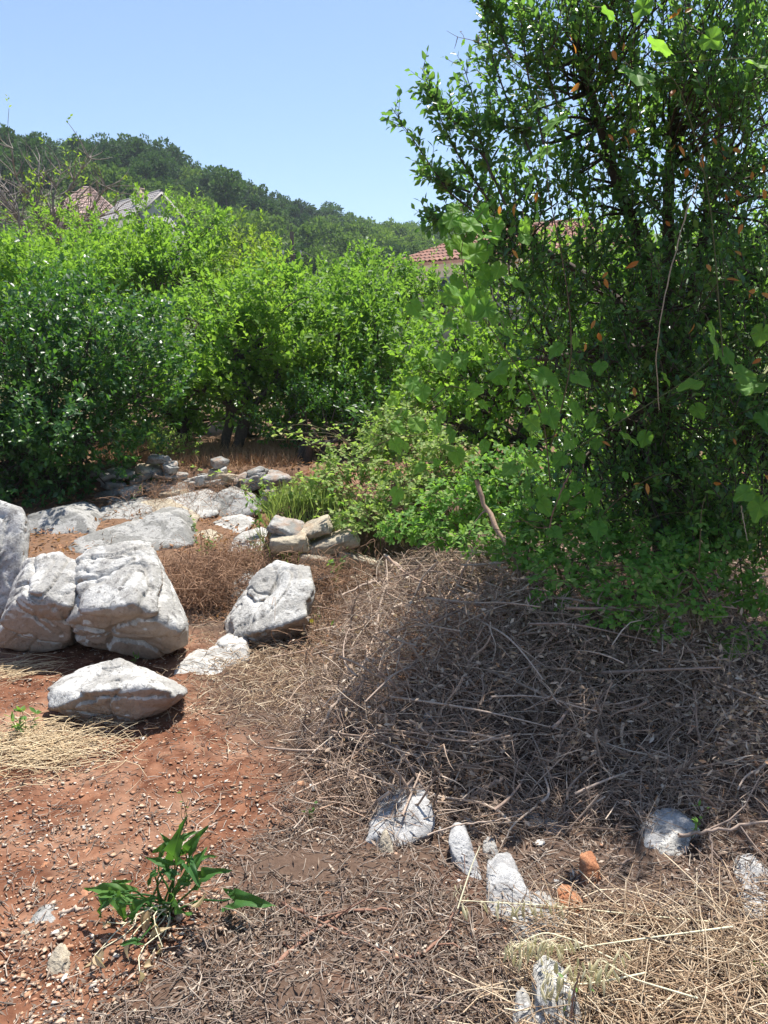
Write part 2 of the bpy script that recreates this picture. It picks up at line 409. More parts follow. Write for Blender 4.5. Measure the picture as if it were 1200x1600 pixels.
M['bright_leaf'] = leaf_mat('bright_green_leaf', [(0, (0.060, 0.150, 0.028)), (0.5, (0.094, 0.208, 0.036)), (1, (0.160, 0.270, 0.052))], 0.45, (0.37, 0.58, 0.05), 0.55, 0.2, (0.9, (1.4, 1.15, 1.0)))
M['mid_leaf'] = leaf_mat('mid_green_leaf', [(0, (0.048, 0.125, 0.027)), (0.5, (0.078, 0.178, 0.034)), (1, (0.14, 0.245, 0.046))], 0.44, (0.34, 0.55, 0.05), 0.5, 0.25, (0.9, (1.35, 1.15, 1.0)))
M['olive_leaf'] = leaf_mat('yellow_green_leaf', [(0, (0.085, 0.155, 0.022)), (0.5, (0.13, 0.21, 0.03)), (1, (0.19, 0.25, 0.045))], 0.45, (0.42, 0.58, 0.05), 0.6, 0.2, (0.9, (1.2, 1.1, 1.0)))
M['bramble_leaf'] = leaf_mat('bramble_leaf', [(0, (0.075, 0.18, 0.035)), (0.5, (0.12, 0.25, 0.05)), (0.85, (0.19, 0.32, 0.07)), (1, (0.30, 0.36, 0.12))], 0.40, (0.34, 0.58, 0.05), 0.6, 0.2)
M['pale_bramble'] = leaf_mat('pale_bramble_leaf', [(0, (0.14, 0.23, 0.055)), (0.5, (0.22, 0.305, 0.085)), (0.85, (0.31, 0.37, 0.13)), (1, (0.42, 0.39, 0.19))], 0.40, (0.42, 0.60, 0.08), 0.6, 0.2)
M['weed_leaf'] = leaf_mat('weed_leaf', [(0, (0.08, 0.19, 0.04)), (1, (0.15, 0.28, 0.06))], 0.36, (0.35, 0.52, 0.06), 0.5, 0.3)
M['arum_leaf'] = leaf_mat('arum_leaf', [(0, (0.028, 0.095, 0.025)), (1, (0.07, 0.165, 0.035))], 0.30, (0.22, 0.45, 0.04), 0.5, 0.3, None, False, None, (.4, 7))
M['wilted'] = leaf_mat('wilted_leaf', [(0, (0.48, 0.34, 0.20)), (0.5, (0.58, 0.46, 0.30)), (1, (0.40, 0.30, 0.14))], 0.3, (0.6, 0.45, 0.25), 0.7, 0.2, None, False)
M['dead_leaf'] = leaf_mat('dead_leaf', [(0, (0.40, 0.28, 0.19)), (0.4, (0.54, 0.42, 0.32)), (0.7, (0.30, 0.20, 0.14)), (0.93, (0.60, 0.52, 0.43)), (1, (0.55, 0.24, 0.09))], 0.18, (0.5, 0.32, 0.2), 0.7, 0.2)
M['rust_leaf'] = leaf_mat('rust_leaf', [(0, (0.27, 0.135, 0.07)), (0.5, (0.36, 0.20, 0.11)), (1, (0.20, 0.10, 0.06))], 0.2, (0.5, 0.25, 0.1), 0.7, 0.2)
M['husk'] = leaf_mat('oat_husk', [(0, (0.60, 0.52, 0.35)), (0.5, (0.70, 0.62, 0.45)), (1, (0.58, 0.53, 0.32))], 0.3, (0.8, 0.75, 0.5), 0.6, 0.2, None, False)
M['pine'] = leaf_mat('pine_needles', [(0, (0.028, 0.064, 0.024)), (0.5, (0.044, 0.090, 0.030)), (1, (0.072, 0.125, 0.038))], 0.18, (0.13, 0.26, 0.05), 0.7, 0.1, None, True, [(0, (.7, .75, .8)), (.6, (1.1, 1.1, 1)), (1, (1.7, 1.5, 1.1))])
M['oak'] = leaf_mat('scrub_leaf', [(0, (0.060, 0.118, 0.028)), (0.5, (0.094, 0.16, 0.038)), (1, (0.145, 0.205, 0.055))], 0.25, (0.24, 0.38, 0.05), 0.7, 0.1, None, True, [(0, (.6, .7, .75)), (.5, (1.0, 1.0, 1)), (1, (1.6, 1.45, 1.1))])
M['dry_grass'] = stick_mat('tawny_dry_grass', [(0, (0.34, 0.19, 0.10)), (0.5, (0.42, 0.27, 0.15)), (1, (0.28, 0.16, 0.09))], 0.8)
M['fresh_grass'] = leaf_mat('fresh_grass', [(0, (0.16, 0.24, 0.06)), (1, (0.28, 0.32, 0.10))], 0.35, (0.45, 0.52, 0.12), 0.6, 0.2)
M['pinkwall'] = plain('pink_plaster', (0.52, 0.33, 0.27), 0.9, 0.12, 1.5)
M['stonewall'] = plain('rough_stone_wall', (0.30, 0.26, 0.21), 0.9, 0.25, 3)
M['whitewall'] = plain('pale_plaster', (0.36, 0.36, 0.35), 0.9, 0.2, 1.5)
M['greyroof'] = plain('grey_roof_slab', (0.36, 0.33, 0.31), 0.85, 0.2, 2.0)
M['tile'] = stick_mat('terracotta_tile', [(0, (0.34, 0.17, 0.12)), (0.5, (0.40, 0.22, 0.165)), (1, (0.28, 0.16, 0.125))], 0.85, True, 6)
M['paletile'] = stick_mat('faded_pink_tile', [(0, (0.46, 0.33, 0.28)), (0.5, (0.52, 0.38, 0.32)), (1, (0.42, 0.30, 0.26))], 0.85, True, 6)
M['glass'] = plain('dark_window_glass', (0.05, 0.06, 0.07), 0.15, 0.1)
M['pole'] = plain('tarred_pole_wood', (0.10, 0.08, 0.07), 0.9, 0.2, 4)
M['insulator'] = plain('insulator_porcelain', (0.5, 0.5, 0.48), 0.3, 0.1)
M['cable'] = plain('black_cable', (0.03, 0.03, 0.03), 0.6, 0.1)
M['metal'] = plain('dull_metal', (0.25, 0.26, 0.27), 0.5, 0.1)
M['bluepipe'] = plain('blue_black_hose', (0.03, 0.035, 0.06), 0.5, 0.1)

def ground_material():
    m, nt, b = new_mat('red_soil')
    p = wpos(nt)
    n1 = noise(nt, 2.6, 5, 0.6, p); n2 = noise(nt, 16, 6, 0.65, p); n3 = noise(nt, 70, 4, 0.6, p); n4 = noise(nt, 0.5, 4, 0.55, p)
    soil = mixc(nt, ramp(nt, n2, [(0.32, (0, 0, 0)), (0.68, (1, 1, 1))]), (0.10, 0.041, 0.024), (0.25, 0.118, 0.068))
    soil = mixc(nt, ramp(nt, noise(nt, 7, 4, .6, p), [(.40, (.75, .75, .75)), (.55, (0, 0, 0))]), soil, mixc(nt, 1.0, soil, (.62, .56, .54), 'MULTIPLY'))
    soil = mixc(nt, ramp(nt, n1, [(0.48, (0, 0, 0)), (0.66, (.65, .65, .65))]), soil, (0.37, 0.225, 0.15))
    v = nt.nodes.new('ShaderNodeTexVoronoi'); v.inputs['Scale'].default_value = 95; nt.links.new(p, v.inputs['Vector'])
    sp = ramp(nt, v.outputs['Distance'], [(0.18, (1, 1, 1)), (0.26, (0, 0, 0))])
    gt = ramp(nt, v.outputs['Color'], [(0.70, (0, 0, 0)), (0.72, (1, 1, 1))])
    spk = mixc(nt, 1.0, sp, gt, 'MULTIPLY')
    soil = mixc(nt, spk, soil, (0.42, 0.30, 0.21))
    a = nt.nodes.new('ShaderNodeAttribute'); a.attribute_name = 'litter'
    lit = mixc(nt, n3, (0.055, 0.035, 0.026), (0.16, 0.105, 0.075))
    lit = mixc(nt, ramp(nt, n1, [(0.52, (0, 0, 0)), (0.66, (.55, .55, .55))]), lit, (0.12, 0.062, 0.042))
    c = mixc(nt, a.outputs['Fac'], soil, lit)
    a2 = nt.nodes.new('ShaderNodeAttribute'); a2.attribute_name = 'grassy'
    c = mixc(nt, a2.outputs['Fac'], c, mixc(nt, n2, (0.10, 0.06, 0.038), (0.24, 0.15, 0.095)))
    a3 = nt.nodes.new('ShaderNodeAttribute'); a3.attribute_name = 'meadow'
    c = mixc(nt, a3.outputs['Fac'], c, mixc(nt, n4, (0.10, 0.13, 0.045), (0.20, 0.19, 0.08)))
    nt.links.new(c, b.inputs['Base Color']); b.inputs['Roughness'].default_value = 0.95; b.inputs['Specular IOR Level'].default_value = 0.1
    pr = bump(nt, b, n2, 0.6, 0.02); pr = bump(nt, b, n3, 0.6, 0.006, pr); bump(nt, b, spk, 0.5, 0.004, pr)
    return m
M['ground'] = ground_material()

# ------------------------------------------------------------------ ground
def axis(segs):
    out = []
    for a, b, st in segs:
        out.append(np.arange(a, b - 1e-6, st))
    return np.concatenate(out)
def make_ground():
    grow = np.array([8, 10, 13, 17, 23, 31, 42, 60, 90, 140, 220, 340, 520, 800.])
    xs = np.concatenate([-grow[::-1], np.arange(-6.5, -2.8, 0.12), np.arange(-2.8, 2.8, 0.028), np.arange(2.8, 6.6, 0.12), grow])
    ys = np.concatenate([-np.array([800, 400, 200, 100, 50, 25, 12, 6, 3, 1.5])[:], np.arange(-0.5, 1.1, 0.15), np.arange(1.1, 7.0, 0.028), np.arange(7, 14, 0.08),
                         np.arange(14, 30, 0.8), np.array([31, 34, 38, 43, 50, 60, 75, 100, 150, 230, 350, 550, 900.])])
    X, Y = np.meshgrid(xs, ys); x = X.ravel(); y = Y.ravel()
    z = hgt(x, y)
    lm = litter_mask(x, y)
    p = np.stack([x, y, 0 * x], -1)
    near = S(y, 20, 10) * S(np.abs(x), 9, 5)
    z = z + near * (0.016 * fbm(p * 5.5, 4) + 0.030 * lm * fbm(p * 3.3 + 9, 4) + 0.007 * perlin(p * 26 + 4) + (1 - lm) * 0.012 * np.abs(fbm(p * 11 + 2, 2)))
    nx, ny = len(xs), len(ys)
    i = np.arange(nx - 1)[None] + np.arange(ny - 1)[:, None] * nx
    F = np.stack([i, i + 1, i + 1 + nx, i + nx], -1).reshape(-1, 4)
    me = mesh_of('ground', np.stack([x, y, z], -1), [F], M['ground'], True)
    for nm, val in (('litter', lm), ('grassy', S(y, 7.7, 9.0) * S(y, 30, 14) + 0.85 * S(y, 5.0, 6.2) * S(x, -0.75, -1.2) * S(y, 9, 7)), ('meadow', S(y, 14, 24))):
        at = me.attributes.new(nm, 'FLOAT', 'POINT'); at.data.foreach_set('value', np.clip(val, 0, 1).astype(np.float32))
    tag(obj('ground', me), 'red stony soil with twig litter and dry terrace ground', kind='structure')
make_ground()

# ------------------------------------------------------------------ hill behind
_rx = np.array([-1200, -500, 0, 60, 120, 180, 240, 300, 340, 400, 460, 525, 560, 610, 640, 690, 760, 900, 1300, 2400.])
_ry = np.array([190, 200, 226, 236, 246, 244, 248, 274, 286, 314, 336, 342, 352, 358, 358, 362, 362, 350, 340, 360.])
def ridge_d(px): return 128 + np.clip(px, -600, 1400) / 660.0 * 85
def hill_pt(px, s):
    """point of the hillside at column px (photo pixels), s = 0 at its foot and 1 on the ridge"""
    d1 = ridge_d(px); d = 38 + (d1 - 38) * s
    zr = pix(px, float(np.interp(px, _rx, _ry)), d1)[2] - 3.6
    z0 = 1.1
    if s <= 1: z = z0 + (zr - z0) * (0.75 * s + 0.25 * (3 * s * s - 2 * s ** 3))
    else: z = zr - (s - 1) * 30
    x = pix(px, 500, d)[0]
    return np.array([x, d, z])
def make_hill():
    cols = np.arange(-1200, 2401, 40); rows = np.concatenate([[-0.1, -0.02], np.linspace(0.02, 1.0, 36), [1.06, 1.3, 2.0]])
    V = []
    for s in rows:
        for c in cols:
            p = hill_pt(c, max(s, 0)) if s >= 0 else hill_pt(c, 0) + np.array([0, s * 100, -3])
            V.append(p)
    V = np.array(V); V[:, 2] += 0.6 * fbm(V * 0.06, 3)
    nx, ny = len(cols), len(rows)
    i = np.arange(nx - 1)[None] + np.arange(ny - 1)[:, None] * nx
    F = np.stack([i, i + 1, i + 1 + nx, i + nx], -1).reshape(-1, 4)
    m, nt, b = new_mat('hillside_scrub_ground')
    n = noise(nt, 0.25, 6, 0.6, wpos(nt)); nt.links.new(ramp(nt, n, [(0.3, (0.055, 0.085, 0.03)), (0.6, (0.10, 0.13, 0.045)), (0.8, (0.20, 0.18, 0.10))]), b.inputs['Base Color'])
    b.inputs['Roughness'].default_value = 1
    tag(obj('hill', mesh_of('hill', V, [F], m, True)), 'wooded hill rising behind the houses', kind='structure')
make_hill()

def far_tree_mesh(name, seed, pine):
    g = rgen(seed); A = Acc()
    h = 6.0 if pine else 3.6
    nl = 11 if pine else 9
    C = g.normal(size=(nl, 3)) * np.array([1.15, 1.15, 0.75 if pine else 0.55]) + np.array([0, 0, h * 0.58])
    C[0] = (0, 0, h * 0.82); C[:, 2] = np.clip(C[:, 2], h * 0.25, h * 0.86)
    rr = g.uniform(0.75, 1.35, nl)
    n = 1250
    li = g.integers(0, nl, n); d = rdir(g, n); d[:, 2] = d[:, 2] * 0.8 + 0.15
    P = C[li] + d * (rr[li] * g.uniform(0.65, 1.08, n))[:, None]
    V, F = leaves(P - 0.2 * d, unit(d + 0.8 * rdir(g, n)), unit(rdir(g, n) + d), g.uniform(0.25, 0.55, n), g.uniform(0.2, 0.38, n), 'diamond')
    A.add(V, F, 0)
    tp = np.array([[(0, 0, -1.0), (0.1, 0.05, h * .3), (0, 0, h * .6), (0, 0, h * .8)]]); A.add(*tubes(tp, np.array([[.2, .16, .1, .04]]), 6), 1)
    V = np.concatenate(A.V); keys = sorted(A.F); polys = [np.concatenate(A.F[k]) for k in keys]
    me = mesh_of(name, V, polys, [M['pine' if pine else 'oak'], M['bark']])
    me.polygons.foreach_set('material_index', np.concatenate([np.full(len(p), k[1], np.int32) for k, p in zip(keys, polys)]))
    return me
def hill_wood():
    g = rgen(21)
    pm = [far_tree_mesh('pine_tree', 100 + k, True) for k in range(5)]
    om = [far_tree_mesh('scrub_tree', 200 + k, False) for k in range(5)]
    def put(name, me, p, sc, rz, label, grp=None):
        o = obj(name, me); o.location = tuple(p); o.scale = (sc * g.uniform(.85, 1.15), sc * g.uniform(.85, 1.15), sc * g.uniform(.8, 1.15)); o.rotation_euler = (0, 0, rz)
        return tag(o, label, 'tree', grp)
    # trees that stand out on the skyline
    for px, s, sc, k, lab in ((522, 1.0, 1.45, 0, 'rounded dark pine standing tallest on the lower ridge, alone against the sky'),
                              (641, 1.0, 1.1, 1, 'dark round pine on the ridge just left of the big tree at right'),
                              (180, 1.0, 1.0, 2, 'dark pine at the highest point of the wooded hill skyline'),
                              (460, 1.0, 0.75, 3, 'small dark pine poking above the falling ridge line'),
                              (610, 1.0, 0.7, 4, 'low pine in the dip between the two lone ridge pines'),
                              (335, 1.0, 0.9, 0, 'pine where the steep dark wood falls away to the right')):
        put('ridge_pine_tree', pm[k], hill_pt(px, s), sc, g.uniform(0, 6), lab)
    n = 0
    for px in np.arange(-260, 450, 15.0):                       # the dark wood's top edge
        for s in (1.0, 0.955):
            q = px + g.uniform(-9, 9)
            put('pine_tree', pm[n % 5], hill_pt(q, s + g.uniform(-.012, .01)), g.uniform(.75, 1.15) if q < 330 else g.uniform(.55, .85), g.uniform(0, 6), 'dark green pine on the skyline of the wooded hill', 'pines on the hill skyline'); n += 1
    while n < 285:
        q = g.uniform(-300, 520); s = g.uniform(0.55, 0.95)
        if q > 260 and s < 0.78 and g.random() < 0.8: continue
        put('pine_tree', pm[n % 5], hill_pt(q, s), g.uniform(.55, 1.25), g.uniform(0, 6), 'dark green pine in the dense wood on the hill flank below the skyline', 'pines of the hill flank'); n += 1
    n = 0
    for q in np.arange(395, 900, 11.0):
        put('scrub_tree', om[n % 5], hill_pt(q + g.uniform(-5, 5), g.uniform(.97, 1.0)), g.uniform(.6, 1.1), g.uniform(0, 6), 'round green scrub tree on the open lower slope of the hill', 'scrub trees of the hill'); n += 1
    while n < 290:
        q = g.uniform(120, 900); s = g.uniform(0.2, 0.99) ** 0.8
        if q < 300 and s > 0.6: continue
        dark = g.random() < 0.28
        put('scrub_tree', (pm if dark else om)[n % 5], hill_pt(q, s), g.uniform(.5, .8) if dark else g.uniform(.7, 1.3), g.uniform(0, 6), 'round green scrub tree on the open lower slope of the hill', 'scrub trees of the hill'); n += 1
    # low scrub between the trees: nobody could count it
    n = 1500; px = g.uniform(-300, 1000, n); s = g.uniform(0.1, 1.0, n)
    C = np.array([hill_pt(a, b) for a, b in zip(px, s)])
    k = 24; P = C[:, None] + g.normal(size=(n, k, 3)) * np.array([.8, .8, .45]) + np.array([0, 0, .5]); P = P.reshape(-1, 3)
    V, F = leaves(P, rdir(g, len(P)), rdir(g, len(P)), g.uniform(.35, .7, len(P)), g.uniform(.3, .5, len(P)))
    tag(add_obj('hillside_scrub', V, F, M['oak']), 'low green scrub covering the hillside between the trees', 'scrub', kind='stuff')
hill_wood()

# ------------------------------------------------------------------ houses on the slope
def box(A, c, ex, ey, ez, mi=0):
    """box centred on c with half-extent vectors"""
    c = np.asarray(c, float); V = [c + a * ex + b * ey + d * ez for d in (-1, 1) for b in (-1, 1) for a in (-1, 1)]
    A.add(V, [np.array([(0, 2, 3, 1), (4, 5, 7, 6), (0, 1, 5, 4), (2, 6, 7, 3), (0, 4, 6, 2), (1, 3, 7, 5)])], mi)
def roof_plane(A, el, er, rr, rl, ncol, thick=0.12):
    """barrel-tile slope: eave-left, eave-right, ridge-right, ridge-left; every row of tiles has its own edge"""
    el, er, rr, rl = [np.asarray(v, float) for v in (el, er, rr, rl)]
    nrm = unit(np.cross(er - el, rl - el)); nrm = nrm if nrm[2] > 0 else -nrm
    A.add([el - nrm * thick, er - nrm * thick, rr - nrm * thick, rl - nrm * thick, el, er, rr, rl],
          [np.array([(0, 1, 2, 3), (4, 5, 6, 7), (0, 1, 5, 4), (1, 2, 6, 5), (2, 3, 7, 6), (3, 0, 4, 7)])])
    rows = 9
    for c in range(ncol):
        a0, a1 = c / ncol, (c + 0.96) / ncol
        for r in range(rows):
            t0, t1 = r / rows, (r + 1.06) / rows
            V = []
            for t, lift in ((t0, 0.05), (t1, 0.02)):
                L = el + (rl - el) * t; Rr = er + (rr - er) * t
                for k in range(5):
                    f = k / 4; h = math.sin(math.pi * f) * 0.075 + lift - 0.02
                    V.append(L + (Rr - L) * (a0 + (a1 - a0) * f) + nrm * h)
            A.add(V, [np.array([(k, k + 1, k + 6, k + 5) for k in range(4)])])
def house(name, label, p0, along, across, length, width, wall_h, roof_h, wallm, roofm, hip=0.0, ncol=26, over=0.35, chimney=None, windows=()):
    """gabled or hipped house: p0 = ground corner, along/across = unit vectors"""
    t = tag(empty(name, p0), label, 'house'); p0 = np.asarray(p0, float); al = unit(np.array(along)); ac = unit(np.array(across)); Z = np.array([0, 0, 1.0])
    A = Acc(); c = p0 + al * length / 2 + ac * width / 2 + Z * (wall_h / 2 - 1.0)
    box(A, c, al * length / 2, ac * width / 2, Z * (wall_h / 2 + 1.0))
    if hip == 0:
        for e in (0, 1):
            q = p0 + al * length * e + al * (0.004 if e == 0 else -0.004)
            A.add([q + Z * wall_h, q + ac * width + Z * wall_h, q + ac * width / 2 + Z * (wall_h + roof_h * 0.98)], [np.array([(0, 1, 2)])])
    A.build('wall', M[wallm], t)
    B = Acc()
    def c4(a, b, z): return p0 + al * a + ac * b + Z * z
    k = over * roof_h / (width / 2); zl = wall_h - k + 0.02; zr = wall_h + roof_h + 0.02
    e = (c4(-over, -over, zl), c4(length + over, -over, zl), c4(length + over, width + over, zl), c4(-over, width + over, zl))
    r0, r1 = c4(-over + hip + (over if hip else 0), width / 2, zr), c4(length + over - hip - (over if hip else 0), width / 2, zr)
    roof_plane(B, e[0], e[1], r1, r0, ncol); roof_plane(B, e[2], e[3], r0, r1, ncol)
    if hip:
        roof_plane(B, e[3], e[0], r0, r0 + ac * 0.01, int(ncol * width / length)); roof_plane(B, e[1], e[2], r1, r1 + ac * 0.01, int(ncol * width / length))
    rf = B.build('roof', M[roofm], t)
    RC = Acc(); RC.add(*tubes(np.linspace(r0 + Z * .03, r1 + Z * .03, 8)[None], np.full((1, 8), .11), 8)); RC.build('ridge_cap', M[roofm], rf)
    if chimney:
        Cc = Acc(); q = c4(*chimney, zr + 0.1); q = q - Z * .45; box(Cc, q, al * .22, ac * .22, Z * .6); box(Cc, q + Z * .65, al * .28, ac * .28, Z * .05); Cc.build('chimney', M['paletile'], rf)
    for a, z, side in windows:                       # windows on the front (side 0) or the left gable (side 1)
        W = Acc(); G = Acc(); Sx = Acc()
        if side == 0: q = c4(a, -0.02, z); u, n = al, -ac
        else: q = c4(-0.02, a, z); u, n = ac, -al
        for sx, sz, hx, hz in ((-.5, 0, .05, .6), (.5, 0, .05, .6), (0, .6, .55, .05), (0, -.6, .55, .05), (0, 0, .025, .6)):
            box(W, q + u * sx + Z * sz, u * hx, n * .04, Z * hz)
        w = W.build('window_frame', M['whitewall'], t)
        box(G, q + n * .005, u * .45, n * .01, Z * .55); G.build('pane', M['glass'], w)
        box(Sx, q - Z * .7 + n * .05, u * .6, n * .1, Z * .04); Sx.build('sill', M['whitewall'], w)
    return t
def make_houses():
    # house with the faded hipped roof, far left
    zc = pix(120, 338, 62)[2]; q = pix(84, 338, 60)
    house('house', 'house with faded pink hipped tile roof showing above the trees at far left', (q[0], 60, zc - 3.1), (1, 0.25, 0), (-0.25, 1, 0), 4.4, 4.6, 3.2, 2.0, 'pinkwall', 'paletile', 1.9, 22, 0.3, None, ((1.2, 1.8, 0), (3.0, 1.8, 0)))
    # house with pale gable and grey roof
    q = pix(214, 345, 56); zc = pix(214, 332, 56)[2]
    house('house', 'house with pale gable end and weathered grey roof among the far left treetops', (q[0], 56, zc - 3.0), (-0.72, 0.7, 0), (0.7, 0.72, 0), 5.5, 3.6, 3.0, 1.55, 'whitewall', 'greyroof', 0, 24, 0.3, (1.6, 1.2), ((1.8, 2.0, 1),))
    # tiled roof behind the orchard, centre right
    a = pix(612, 409, 34)
    house('house', 'house with red tile roof half hidden by the tree at centre right', (a[0] + .3, 34, a[2] - 3.3), (0.80, -0.60, 0), (0.60, 0.80, 0), 9.5, 5.2, 3.3, 1.25, 'stonewall', 'tile', 2.4, 44, 0.4, None, ((2.0, 1.9, 0), (5.5, 1.9, 0)))
make_houses()

def utility_pole():
    b = pix(457, 420, 42); base = np.array([b[0], 42, 1.5]); top = pix(457, 362, 42)[2]
    t = tag(empty('utility_pole', base), 'dark wooden utility pole with crossarm among the distant treetops', 'utility pole')
    A = Acc(); A.add(*tubes(np.linspace(base, [b[0], 42, top], 6)[None], np.linspace(.16, .11, 6)[None], 10)); A.build('pole', M['pole'], t)
    B = Acc(); za = pix(457, 400, 42)[2]; box(B, (b[0], 41.83, za), np.array([.55, 0, 0]), np.array([0, .05, 0]), np.array([0, 0, .06])); arm = B.build('crossarm', M['pole'], t)
    ends = []
    for dx in (-.45, .45):
        C = Acc(); p = np.array([b[0] + dx, 41.83, za + .06]); C.add(*tubes(np.linspace(p, p + [0, 0, .2], 4)[None], np.array([[.03, .055, .045, .02]]), 8)); C.build('insulator', M['insulator'], arm); ends.append(p + [0, 0, .18])
    for k, (p, q, lab) in enumerate(((ends[0], pix(-60, 352, 52), 'thin black cable strung left from the utility pole towards the houses'),
                                     (ends[1], pix(640, 402, 33.2), 'thin black cable strung right from the utility pole to the red roof'))):
        u = np.linspace(0, 1, 16)[:, None]; path = p + (q - p) * u - np.array([0, 0, 1.0]) * (4 * u * (1 - u)) * .5
        tag(add_obj('overhead_cable', *tubes(path[None], np.full((1, 16), .018), 5), M['cable']), lab, 'cable')
    m = hill_pt(140, 1.0); tz = pix(140, 205, ridge_d(140))[2]
    t = tag(empty('radio_mast', m), 'thin pale radio mast rising above the hilltop wood', 'mast')
    A = Acc(); A.add(*tubes(np.linspace(m, [m[0], m[1], tz], 4)[None], np.array([[.09, .08, .06, .03]]), 6)); A.build('pole', M['metal'], t)
    for k in range(3):
        B = Acc(); box(B, (m[0], m[1], tz - 1.2 - k * 1.1), np.array([.35, 0, 0]), np.array([0, .03, 0]), np.array([0, 0, .03])); B.build('antenna_arm', M['metal'], t)
utility_pole()

# ------------------------------------------------------------------ trees and shrubs of the terrace
def curve(a, b, k, g, wob=0.06, sag=0.0):
    u = np.linspace(0, 1, k)[:, None]; L = np.linalg.norm(b - a)
    w = g.normal(size=3) * wob * L; w2 = g.normal(size=3) * wob * L * .6
    return a + (b - a) * u + w * np.sin(np.pi * u) + w2 * np.sin(2 * np.pi * u) + np.array([0, 0, sag * L]) * np.sin(np.pi * u)
def tree(name, label, base, lobes, leafm, barkm='bark', seed=1, clumps=26, sprigs=12, nleaf=10, L=0.07, W=0.032, trunk=0.065, fork=0.35,
         clump_r=0.13, twig=0.19, kind='diamond', group=None, cat='tree', stems=1, shell=0.5, keep=None, spread=0.9, openf=1.0):
    """trunk > limbs > twigs with leaf sprays gathered in clumps; lobes = [(centre, radius xyz)]"""
    g = rgen(seed); base = np.asarray(base, float)
    t = tag(empty(name, base), label, cat, group)
    T = Acc(); LV = Acc(); tw = Acc()
    top = np.mean([c for c, r in lobes], axis=0)
    forks = []
    for s in range(stems):
        off = np.array([g.uniform(-.12, .12), g.uniform(-.12, .12), 0]) * (stems > 1)
        f = base + off * 2 + (top - base) * fork + g.normal(size=3) * 0.06
        p = curve(base + off - np.array([0, 0, .15]), f, 7, g, .05)
        T.add(*tubes(p[None], np.linspace(trunk, trunk * .7, 7)[None], 8)); forks.append(f)
    for c, r in lobes:
        c = np.asarray(c, float); r = np.broadcast_to(np.asarray(r, float), (3,))
        f = forks[g.integers(0, len(forks))]
        lp = curve(f, c, 8, g, .08, .04); T.add(*tubes(lp[None], np.linspace(trunk * .6, trunk * .16, 8)[None], 6))
        vol = float(np.prod(r)) ** (1 / 3)
        nk = max(5, int(clumps * (vol / 0.6) ** 2))
        d = rdir(g, nk); rad = g.uniform(0, 1, nk) ** (1 / 3); rad = shell + (1 - shell) * rad
        rad *= 1 + 0.22 * perlin(d * 2.1 + seed)
        K = c + d * r * rad[:, None]
        if keep is not None: K = K[keep(K)]; nk = len(K)
        if nk == 0: continue
        src = lp[g.integers(3, 8, nk)]
        u = np.linspace(0, 1, 5)[None, :, None]; br = src[:, None] + (K - src)[:, None] * u + (g.normal(size=(nk, 1, 3)) * .05 * np.sin(np.pi * u))
        T.add(*tubes(br, np.broadcast_to(np.linspace(trunk * .13 + .004, .004, 5), (nk, 5)), 4))
        ns = nk * sprigs
        cs = np.repeat(K, sprigs, 0); out = unit((cs - c) / r)
        P = cs + g.normal(size=(ns, 3)) * clump_r * np.repeat(g.uniform(.6, 1.3, nk), sprigs)[:, None]
        D = unit(out * .7 + rdir(g, ns) * .8 + np.array([0, 0, .35]))
        pt, ld, nm, path = sprig_leaves(g, P, D, twig, nleaf, spread)
        tw.add(*tubes(path[::3], np.broadcast_to(np.array([.0035, .003, .0022, .001]), (len(path[::3]), 4)), 3))
        n = len(pt)
        sz = g.uniform(.5, 1.35, n)
        LV.add(*leaves(pt, ld, nm, L * sz, W * sz * g.uniform(.85, 1.15, n), kind))
    tr = T.build('trunk', M[barkm], t, True)
    tag(LV.build('crown', M[leafm], t), kind='stuff')
    tag(tw.build('twigs', M[barkm], t), kind='stuff')
    return t
def lob(px, py, d, rpx, rpy=None, rd=None):
    """crown lobe centred on a photo pixel at distance d, radii in photo pixels"""
    rpy = rpy or rpx; k = d / FOC
    return (pix(px, py, d), (rpx * k, (rd or rpx) * k, rpy * k))
def gbase(px, d):
    x = pix(px, 700, d)[0]; return np.array([x, d, float(hgt(x, d))])

tree('evergreen_bush', 'dark glossy evergreen bush reaching the ground behind the boulders at left', gbase(90, 8.4),
     [lob(40, 560, 8.4, 110, 85), lob(170, 545, 8.6, 95, 75), lob(100, 640, 8.1, 120, 80), lob(40, 715, 8.0, 100, 75), lob(130, 720, 8.1, 75, 70), lob(215, 620, 8.5, 55, 70), lob(-80, 600, 8.4, 110, 110), lob(-60, 720, 8.2, 90, 80), lob(90, 490, 8.7, 70, 40)],
     'dark_leaf', seed=3, clumps=34, sprigs=11, nleaf=10, L=.062, W=.032, stems=4, fork=.3, trunk=.06, cat='bush', kind='ovate')
tree('orchard_tree', 'bright green spreading tree filling the left edge above the dark bush', gbase(-10, 11.5),
     [lob(0, 450, 11.5, 100, 55), lob(90, 455, 11.3, 90, 50), lob(30, 500, 11, 110, 50), lob(-120, 480, 11.5, 110, 70), lob(130, 510, 11, 80, 40), lob(60, 425, 12, 70, 32)],
     'bright_leaf', 'greybark', seed=4, clumps=26, L=.085, W=.042)
tree('orchard_tree', 'yellow-green tree right below the two far left houses', gbase(190, 13),
     [lob(190, 425, 13, 85, 40), lob(265, 405, 13.2, 65, 40), lob(125, 410, 13.4, 60, 26), lob(290, 445, 13, 80, 45), lob(200, 460, 12.6, 90, 45), lob(322, 365, 13.4, 26, 32)],
     'bright_leaf', seed=5, clumps=24, L=.085, W=.04)
tree('orchard_tree', 'pale green airy tree rising left of the utility pole', gbase(390, 14.5),
     [lob(370, 430, 14.5, 60, 40), lob(415, 462, 14.3, 40, 30), lob(350, 465, 14.0, 80, 40), lob(385, 400, 15, 30, 24)],
     'olive_leaf', 'greybark', seed=6, clumps=20, L=.09, W=.042)
